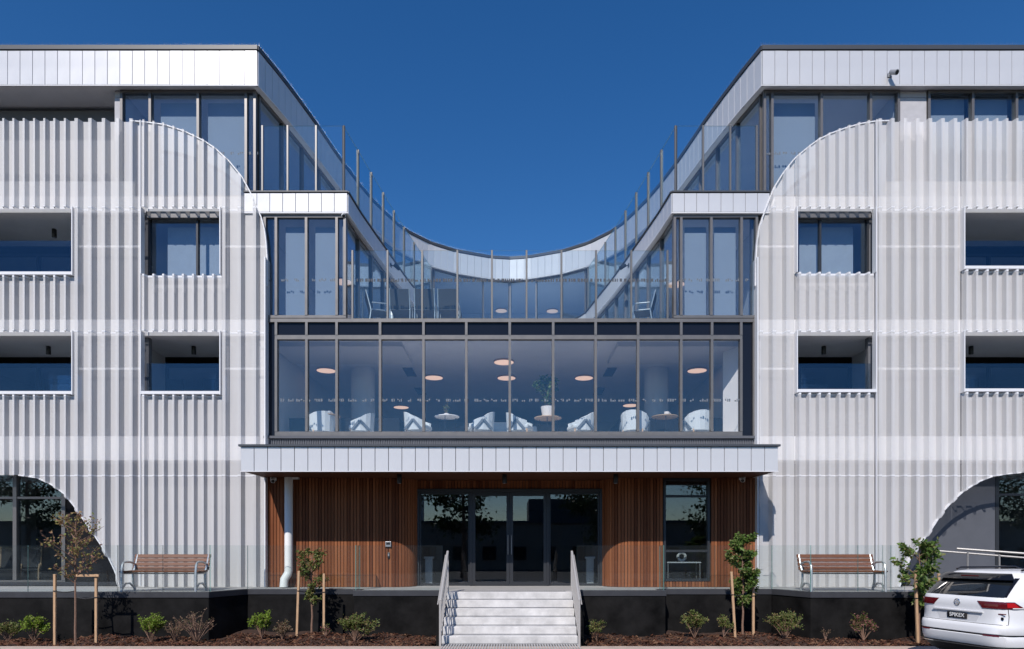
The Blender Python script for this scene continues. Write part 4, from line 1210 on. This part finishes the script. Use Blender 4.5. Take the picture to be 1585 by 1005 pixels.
# potted plants in the lounge
def potted(label, px, Y, z, pr, ph, w, h, n, ls, seed, material):
    t = thing('potted_plant', label, 'potted plant', (XA(px, Y), Y, z)); r = random.Random(seed)
    MB().lathe([(pr*.75, 0), (pr, ph), (pr*.88, ph), (pr*.8, ph*.85)], (0, 0, 0), 20).build('pot', M_pot, t, True)
    st = MB(); lf = MB()
    for i in range(14):
        a = r.uniform(0, 6.28); q = r.uniform(.1, 1); e = Vector((math.cos(a)*w/2*q, math.sin(a)*w/2*q, ph+h*(1-.4*q)*r.uniform(.7, 1)))
        m = Vector((e.x*.35, e.y*.35, ph+(e.z-ph)*.6)); st.tube([(0, 0, ph*.8), m, e], [.008, .006, .003], 5, False)
        for k in range(n//14):
            f = r.uniform(.25, 1); p = Vector((0, 0, ph)).lerp(m, f) if r.random() < .3 else m.lerp(e, f)
            leaf(lf, p, Vector((r.uniform(-1, 1), r.uniform(-1, 1), r.uniform(-.3, .8))), ls*r.uniform(.7, 1.2), ls*.6, r)
    st.build('stems', M_bark, t, True); lf.build('foliage', material, t)
potted('large leafy plant in a white pot on the dark lounge side table', 848, 18.9, Z2+.662, .20, .30, 1.15, 1.0, 620, .12, 5, LF_green)
potted('small potted plant on the white lounge side table', 691, 18.9, Z2+.702, .07, .08, .24, .30, 110, .055, 6, LF_green)

# lobby planters, ornament on a table inside the narrow window
for px, lb in ((664, 'left'), (913, 'right')):
    t = thing('lobby_planter', 'tall pale planter behind the %s sidelight of the doors' % lb, 'planter', (XA(px, 19.0), 19.0, GF), 0, 'tall planters inside the doors')
    MB().prism([(-.10, -.10), (.10, -.10), (.10, .10), (-.10, .10)], 0, .72).build('pot', M_white, t, bevel=.015)
    MB().box(-.13, .13, -.13, .13, .721, .78).build('rim', M_white, t, bevel=.01)
t = thing('console_table', 'slim table with a white top behind the narrow window', 'table', (XA(1056, 18.15), 18.15, GF))
MB().box(-.45, .45, -.2, .2, .62, .65).build('table_top', M_white, t, bevel=.006)
for sx in (-1, 1):
    for sy in (-1, 1): MB().box(sx*.42-.015, sx*.42+.015, sy*.17-.015, sy*.17+.015, 0, .619).build('leg', M_steel, t)
t = thing('ring_ornament', 'white ring ornament standing on the table in the narrow window', 'ornament', (XA(1055, 18.1), 18.1, GF+.652))
MB().tube([(.10*math.cos(k*math.pi/12), 0, .135+.10*math.sin(k*math.pi/12)) for k in range(25)], .036, 10, False).build('ring', M_white, t, True)

# ------------------------------------------------------------------ furniture on the third floor terrace
def terrace_chair(label, px, Y, a, first=None):
    if first: t = copy_tree(first)
    else:
        t = thing('terrace_chair', label, 'chair', (0, 0, 0), 0, 'aluminium chairs on the third floor terrace')
        o = MB().box(-.25, .25, -.015, .015, -.26, .26).build('backrest', M_sling, t, bevel=.006, loc=(0, .27, .70)); o.rotation_euler = (R(-14), 0, 0)
        MB().box(-.25, .25, -.24, .24, .42, .445).build('seat', M_sling, t, bevel=.006)
        for s in (-1, 1):
            MB().tube([(s*.27, -.25, 0), (s*.27, -.26, .56), (s*.27, -.20, .64), (s*.27, .18, .64)], .016, 8).build('arm', M_alu, t, True)
            MB().tube([(s*.27, .26, 0), (s*.27, .20, .44), (s*.26, .34, .97)], .016, 8).build('leg', M_alu, t, True)
        MB().tube([(-.27, .205, .44), (.27, .205, .44)], .014, 8).build('rail', M_alu, t, True)
    t['label'] = label; t.location = (XA(px, Y), Y, 7.985); t.rotation_euler.z = R(a)
    return t
tc0 = terrace_chair('terrace chair turned sideways at the left end of the terrace', 585, 18.7, 105)
terrace_chair('terrace chair with its back to the glass, nearest the left wing', 621, 18.6, 180, tc0)
terrace_chair('terrace chair with its back to the glass, middle of three', 659, 18.6, 180, tc0)
terrace_chair('terrace chair with its back to the glass, rightmost of three', 695, 18.6, 178, tc0)
terrace_chair('terrace chair turned sideways at the right end of the terrace', 996, 18.7, -105, tc0)
t = thing('terrace_table', 'long outdoor dining table behind the three terrace chairs', 'table', (XA(660, 19.5), 19.5, 7.985))
MB().box(-1.0, 1.0, -.4, .4, .70, .735).build('table_top', M_sling, t, bevel=.006)
for sx in (-1, 1):
    for sy in (-1, 1): MB().box(sx*.93-.025, sx*.93+.025, sy*.34-.025, sy*.34+.025, 0, .699).build('leg', M_alu, t)

# ------------------------------------------------------------------ mulch bed
def bed_z(x, y):
    return -.085 + .05*math.sin(x*1.3+.5)*math.sin(y*2.1) + .03*math.sin(x*3.7+y*1.9) + .03*(y-14.15)*.2
for s in (-1, 1):
    m = MB(); X0, X1 = (1.65, 19.0); nx, ny = 150, 26
    for i in range(nx+1):
        for j in range(ny+1):
            x = s*(X0+(X1-X0)*i/nx); y = 14.14 + (17.0-14.14)*j/ny
            m.v.append((x, y, bed_z(x, y) - (.05 if j == 0 else 0) + rnd.uniform(-.012, .012)))
    for i in range(nx):
        for j in range(ny):
            a = i*(ny+1)+j; q = (a, a+ny+1, a+ny+2, a+1); m.f.append(q if s > 0 else q[::-1])
    o = m.build('mulch_bed', M_soil, None, True); tag(o, kind='structure')
m = MB(); r = random.Random(12)
for i in range(16000):
    s = r.choice((-1, 1)); x = s*r.uniform(1.66, 13.6); y = 14.16 + (r.random()**1.3)*2.2
    z = bed_z(x, y)+r.uniform(-.005, .03); L = r.uniform(.02, .055); W = L*r.uniform(.25, .5); a = r.uniform(0, 6.28)
    d = Vector((math.cos(a), math.sin(a), r.uniform(-.6, .6)))*L; e = Vector((-math.sin(a), math.cos(a), r.uniform(-.8, .8)))*W; p = Vector((x, y, z)); u = Vector((0, 0, .008))
    n = len(m.v); m.v += [tuple(p-d-e), tuple(p+d-e*.7), tuple(p+d*.8+e), tuple(p-d*.9+e*.8), tuple(p+u)]
    m.f += [(n, n+1, n+4), (n+1, n+2, n+4), (n+2, n+3, n+4), (n+3, n, n+4)]
o = m.build('mulch_chips', M_chip); tag(o, kind='stuff')

# ------------------------------------------------------------------ parked car
M_car = mat('white_car_paint', (0.74, 0.74, 0.75), 0.18, 0, spec=0.6)
M_carblk = mat('gloss_black', (0.008, 0.008, 0.010), 0.08)
M_carglass = mat('car_rear_glass', (0.012, 0.014, 0.016), 0.03, 0, spec=0.9)
M_carplas = mat('black_car_plastic', (0.016, 0.016, 0.017), 0.55)
M_red = mat('red_lens', (0.42, 0.012, 0.016), 0.08)
M_redd = mat('dark_red_lens', (0.10, 0.006, 0.010), 0.06)
M_chrome = mat('chrome', (0.70, 0.71, 0.73), 0.12, 1.0)
M_tyre = mat('tyre', (0.02, 0.02, 0.02), 0.8)
M_ink = mat('plate_letters', (0.78, 0.78, 0.76), 0.5)

TH = R(74)
car = thing('parked_car', 'white compact SUV parked at the right edge, seen from behind with dark rear window', 'car', (7.72, 11.85, -.05), math.pi/2 - TH)
# local axes: +x forward, -y = the car's right side
TAB = [(.20, .30, 4.40, .80), (.30, .14, 4.52, .875), (.40, .05, 4.60, .905), (.50, .01, 4.62, .917), (.585, .0, 4.62, .92), (.60, .016, 4.61, .915), (.615, .016, 4.61, .915), (.63, .0, 4.60, .92),
       (.70, .005, 4.58, .925), (.735, .02, 4.57, .925), (.76, .06, 4.56, .925), (.86, .075, 4.53, .925), (.98, .06, 4.45, .92), (1.06, .065, 4.2, .912), (1.12, .095, 3.75, .895), (1.16, .13, 3.45, .88),
       (1.25, .20, 3.25, .845), (1.38, .30, 2.98, .785), (1.50, .40, 2.72, .725), (1.57, .47, 2.5, .675), (1.61, .56, 2.3, .61), (1.635, .72, 2.1, .50), (1.645, 1.0, 1.8, .30)]
NP = 7.0
def lift(w):
    f = lambda a, b: max(0, min(1, (w-a)/(b-a)))
    return w + .085*f(.64, .98)*(1 - .75*f(1.2, 1.645))
def row(w):
    for a, b in zip(TAB, TAB[1:]):
        if a[0] <= w <= b[0]:
            t = (w-a[0])/(b[0]-a[0]); return [a[i]+(b[i]-a[i])*t for i in (1, 2, 3)]
    return list(TAB[-1][1:]) if w > 1 else list(TAB[0][1:])
def surf(t, w, off=0.0):
    u0, u1, b = row(w); a = (u1-u0)/2; uc = (u0+u1)/2
    n = NP if w < 1.1 else NP - 2.0*min(1, (w-1.1)/.5)
    c, s_ = math.cos(t), math.sin(t)
    x = uc - (a+off)*math.copysign(abs(c)**(2/n), c); y = -(b+off)*math.copysign(abs(s_)**(2/n), s_)
    return Vector((x, y, lift(w)))
def t_of(q, n=NP): return math.asin(max(-1, min(1, math.copysign(abs(q)**(n/2), q))))
NT = 96
# spread the section points so that corners are well sampled
ts = []
for i in range(NT):
    k = i/NT*4; quad = int(k); f = k-quad
    qq = f if quad % 2 == 0 else 1-f
    # q along the rear/front width first, then along the side
    if qq < .5: an = math.asin((qq*2*.93)**(NP/2))
    else: an = math.acos(((1-qq)*2*.93 + .0)**(NP/2)) if (1-qq)*2*.93 < 1 else 0
    base_ = [an, math.pi-an, math.pi+an, 2*math.pi-an][quad]
    ts.append(base_)
ts = sorted(set(round(t % (2*math.pi), 6) for t in ts))
m = MB(); K = len(ts)
for w, *_ in TAB:
    for t in ts: m.v.append(tuple(surf(t, w)))
for i in range(len(TAB)-1):
    for k in range(K):
        j = (k+1) % K; m.f.append((i*K+j, i*K+k, (i+1)*K+k, (i+1)*K+j))
m.f.append(tuple(range(K))); m.f.append(tuple((len(TAB)-1)*K+k for k in reversed(range(K))))
m.build('body', M_car, car, True)
def patch(name, material, qs, ws, off, parent=car, nt=14, nw=6, skirt=.03, smooth=True):
    """piece lying on the body: qs(w) -> (t0, t1)"""
    m = MB()
    for j in range(nw+1):
        w = ws[0] + (ws[1]-ws[0])*j/nw; t0, t1 = qs(j/nw)
        for i in range(nt+1): m.v.append(tuple(surf(t0+(t1-t0)*i/nt, w, off)))
    W = nt+1
    for j in range(nw):
        for i in range(nt): m.f.append((j*W+i+1, j*W+i, (j+1)*W+i, (j+1)*W+i+1))
    ring = [(0, i) for i in range(nt+1)] + [(j, nt) for j in range(1, nw+1)] + [(nw, i) for i in range(nt-1, -1, -1)] + [(j, 0) for j in range(nw-1, 0, -1)]
    b0 = len(m.v)
    for j, i in ring:
        w = ws[0] + (ws[1]-ws[0])*j/nw; t0, t1 = qs(j/nw); m.v.append(tuple(surf(t0+(t1-t0)*i/nt, w, off-skirt)))
    for k in range(len(ring)):
        k2 = (k+1) % len(ring); a = ring[k][0]*W+ring[k][1]; b = ring[k2][0]*W+ring[k2][1]
        m.f.append((a, b, b0+k2, b0+k))
    return m.build(name, material, parent, smooth)
lin = lambda a, b: (lambda f: a+(b-a)*f)
q1, q2 = lin(.80, .885), None
patch('rear_window', M_carglass, lambda f: (-t_of(.83+.075*f), t_of(.83+.075*f)), (1.145, 1.465), .006, nt=24)
patch('spoiler', M_carblk, lambda f: (-t_of(.90-.02*f), t_of(.90-.02*f)), (1.465, 1.585), .085, nt=20, skirt=.13)
for s in (-1, 1): patch('window_fin', M_carblk, lambda f, s=s: (s*t_of(.832+.076*f), s*(t_of(.86+.085*f))), (1.15, 1.50), .008, nt=6)
MB().box(.33, .44, -.16, .16, 1.56, 1.575).build('brake_light', M_redd, car)
# wiper
MB().bar((.11, .02, 1.25), (.175, -.42, 1.285), .02, .015).build('wiper', M_carblk, car)
for s in (-1, 1):
    lens = patch('tail_light', M_redd, lambda f, s=s: (s*t_of(.50+.0*f-.10*f), s*(1.0+.05*(1-f)-.16*f)), (.965, 1.075), .010, nt=22, nw=5)
    patch('lens', M_red, lambda f, s=s: (s*t_of(.86), s*(.93-.10*f)), (.985, 1.06), .014, lens, nt=14, nw=4, skirt=.01)
    patch('lens', M_ink, lambda f, s=s: (s*t_of(.90), s*t_of(.975)), (.968, .98), .015, lens, nt=8, nw=1, skirt=.01)
    patch('reflector', M_redd, lambda f, s=s: (s*t_of(.55), s*t_of(.80)), (.592, .612), .010, nt=8, nw=1)
    MB().tube([(.75, s*-.60, 1.665), (.85, s*-.615, 1.69), (2.2, s*-.63, 1.70), (2.5, s*-.63, 1.62)], .018, 8).build('roof_rail', M_carblk, car, True)
    # side windows
    patch('side_window', M_carglass, lambda f, s=s: (s*1.3, s*(1.95-.12*f)), (1.15, 1.50), .006, nt=24)
patch('bumper_strip', M_carblk, lambda f: (-1.3, 1.3), (.597, .618), .004, nt=60, nw=1)
patch('lower_bumper', M_carplas, lambda f: (-1.35, 1.35), (.21, .42), .008, nt=60)
patch('chrome_strip', M_chrome, lambda f: (-t_of(.93), t_of(.93)), (.385, .40), .016, nt=24, nw=1)
# tailgate joints
patch('panel_gap', M_carblk, lambda f: (-t_of(.86), t_of(.86)), (.752, .758), .001, nt=24, nw=1, skirt=.002)
for s in (-1, 1): patch('panel_gap', M_carblk, lambda f, s=s: (s*t_of(.862), s*t_of(.868)), (.755, .965), .0015, nt=1, nw=8, skirt=.003)
patch('plate_recess', mat('recess_shade_paint', (0.60, 0.60, 0.61), 0.25), lambda f: (-t_of(.46-.08*(1-f)), t_of(.46-.08*(1-f))), (.775, .90), .002, nt=16, nw=4, skirt=.004)  # patch is not sunk; the recess's shade is put into a greyer body white
patch('trim_lip', M_car, lambda f: (-t_of(.50), t_of(.50)), (.898, .915), .028, nt=16, nw=2, skirt=.03)
# number plate with its letters
pl = MB().box(.048, .058, -.19, .19, .835, .94).build('number_plate', M_carblk, car, bevel=.003, seg=1)
def text(body, size, loc, parent, material, name, extrude=.001, bold=0.0):
    cu = bpy.data.curves.new(name, 'FONT'); cu.body = body; cu.size = size; cu.align_x = 'CENTER'; cu.align_y = 'CENTER'; cu.extrude = extrude; cu.offset = bold
    tmp = bpy.data.objects.new('tmp', cu); COL.objects.link(tmp)
    dg = bpy.context.evaluated_depsgraph_get(); me = bpy.data.meshes.new_from_object(tmp.evaluated_get(dg))
    bpy.data.objects.remove(tmp); me.materials.clear(); me.materials.append(material); me.name = name
    return link(name, me, parent, loc, (R(90), 0, R(-90)))
text('SPIKEX', .092, (.0465, 0, .888), pl, M_ink, 'plate_letters', bold=.0015)
# round maker's badge and small emblems
bd = MB().lathe([(.058, 0), (.058, .012), (.048, .016), (.046, .012)], (0, 0, 0), 28).build('badge', M_chrome, car, True)
bd.location = (.062, 0, 1.115); bd.rotation_euler = (0, R(-90), 0)
bk = MB().lathe([(.046, .006), (.046, .0115)], (0, 0, 0), 28).build('badge_field', M_carplas, bd)
vm = MB()
for a, b in (((-.022, .040), (0, .006)), ((.022, .040), (0, .006)), ((-.040, .018), (-.018, -.036)), ((-.018, -.036), (0, -.004)), ((0, -.004), (.018, -.036)), ((.018, -.036), (.040, .018))):
    vm.bar((a[1], a[0], .0135), (b[1], b[0], .0135), .008, .004)
vm.build('badge_mark', M_chrome, bd)
e1 = surf(t_of(.80), .897, .010)
MB().box(-.004, .004, -.055, .055, -.008, .008).build('model_badge', M_redd, car, loc=e1).rotation_euler.z = R(18)
e2 = surf(t_of(.80), .838, .010)
MB().obox((0, 0, 0), (.004, 0, 0), (0, .020, 0), (0, 0, .024)).build('shield_badge', M_carblk, car, loc=e2, bevel=.004).rotation_euler.z = R(18)
for ux in (.95, 3.65):
    for s in (-1, 1):
        wl = MB().lathe([(.20, -.11), (.33, -.11), (.345, -.08), (.345, .08), (.33, .11), (.20, .11)], (0, 0, 0), 32).build('wheel', M_tyre, car, True)
        wl.location = (ux, s*.80, .345); wl.rotation_euler = (R(90), 0, 0)
        rm = MB().lathe([(.21, -.06), (.22, .0), (.21, .06)], (0, 0, 0), 28).build('rim', M_alu, wl, True)
    for s in (-1, 1):
        arch = MB()
        for k in range(14):
            a0, a1 = math.pi*k/14, math.pi*(k+1)/14
            arch.obox((ux+.40*math.cos((a0+a1)/2), s*.905, .345+.40*math.sin((a0+a1)/2)), (-.05*math.sin((a0+a1)/2), 0, .05*math.cos((a0+a1)/2)), (0, .018, 0), (.035*math.cos((a0+a1)/2), 0, .035*math.sin((a0+a1)/2)))
        arch.build('wheel_arch', M_carplas, car)

# ------------------------------------------------------------------ across the road (seen mirrored in the door glass)
M_brick = mat('brown_brick', (0.36, 0.29, 0.24), 0.85, 0, 0.3, 6)
hb = thing('street_building', 'plain brown brick building across the road, mirrored in the doors', 'building', (2, -34, -.16))
f = MB().box(-66, 64, -10, 0, 0, 4.8); f.build('wall', M_brick, hb)
MB().box(-66.3, 64.3, -10.3, .3, 4.802, 5.05).build('roof', M_dgrey, hb)
MB().box(0, 9, -9, -1, 5.052, 7.4).build('upper_storey', M_dgrey, hb); MB().box(-24, -12, -9, -1, 5.052, 8.2).build('upper_storey', M_fibre, hb)
wm = MB().box(-.7, .7, 0.0, .06, 0, 1.4).mesh('window', M_spandrel)
for i in range(41):
    for z in (1.0,): link('window', wm, hb, (-63+3.1*i, .002, z))
def big_tree(label, x, y, H, cr, seed):
    r = random.Random(seed); t = thing('street_tree', label, 'tree', (x, y, -.16), 0, 'trees across the road')
    MB().tube([(0, 0, -.1), (.1, .05, H*.3), (.0, .1, H*.6), (.1, 0, H*.85)], [.22, .17, .11, .03], 9).build('trunk', M_bark, t, True)
    br = MB(); lf = MB()
    for i in range(26):
        z = H*r.uniform(.3, .8); a = r.uniform(0, 6.28); q = cr*r.uniform(.5, 1)*math.sqrt(max(.1, 1-((z/H-.58)/.45)**2))
        e = Vector((math.cos(a)*q, math.sin(a)*q, z+q*.35)); br.tube([(.05, .05, z), e*.5+Vector((0, 0, z*.5)), e], [.06, .04, .015], 5, False)
        for k in range(90):
            p = Vector((0, 0, z)).lerp(e, r.uniform(.45, 1.1)) + Vector((r.gauss(0, .38), r.gauss(0, .38), r.gauss(0, .3)))
            leaf(lf, p, Vector((r.uniform(-1, 1), r.uniform(-1, 1), r.uniform(-1, .5))), r.uniform(.2, .36), .2, r)
    br.build('limbs', M_bark, t, True); lf.build('foliage', LF_dark, t)
big_tree('broad dark tree across the road, mirrored in the left door', -3.4, -13, 9.5, 3.3, 1)
big_tree('broad dark tree across the road, mirrored in the right sidelight', 6.8, -16, 8.0, 3.0, 2)
big_tree('dark tree in a gap farther left across the road', -15.5, -18, 9.5, 3.4, 3)
big_tree('dark tree farther right across the road', 17, -19, 8.5, 3.2, 4)
big_tree('added dark tree across the road hiding sky mirrored at near side of left arch', -31, -16, 11, 4.2, 5)  # added with the next one to cover the bright sky mirrored in the left arch
big_tree('added dark tree across the road hiding sky mirrored at far side of left arch', -39, -18, 11.5, 4.4, 6)
big_tree('added dark tree across the road hiding sky mirrored at near side of right arch', 35, -16, 11, 4.2, 7)  # this pair is likewise added, to cover the sky mirrored in the right arch
big_tree('added dark tree across the road hiding sky mirrored at far side of right arch', 43, -18, 11.5, 4.4, 8)
# bentwood chairs in the ground floor room inside the left arch
for px, Y, lb in ((16, 19.5, 'bentwood chair inside the left arch, nearer the photo edge'), (44, 19.7, 'bentwood chair inside the left arch, right of the thick mullion')):
    t = thing('bentwood_chair', lb, 'chair', (XA(px, Y), Y, GF), R(30), 'bentwood chairs inside the left arch')
    for sx in (-1, 1): MB().tube([(sx*.27, -.35, 0), (sx*.27, -.32, .42), (sx*.27, -.1, .55), (sx*.27, .2, .42), (sx*.27, .35, .65), (sx*.27, .48, 1.05)], .022, 8).build('side_frame', M_oak, t, True)
    MB().box(-.25, .25, -.3, .22, .36, .42).build('seat', M_sling, t, bevel=.02)
    o = MB().box(-.25, .25, -.03, .03, 0, .62).build('backrest', M_sling, t, bevel=.02, loc=(0, .25, .44)); o.rotation_euler = (R(-20), 0, 0)
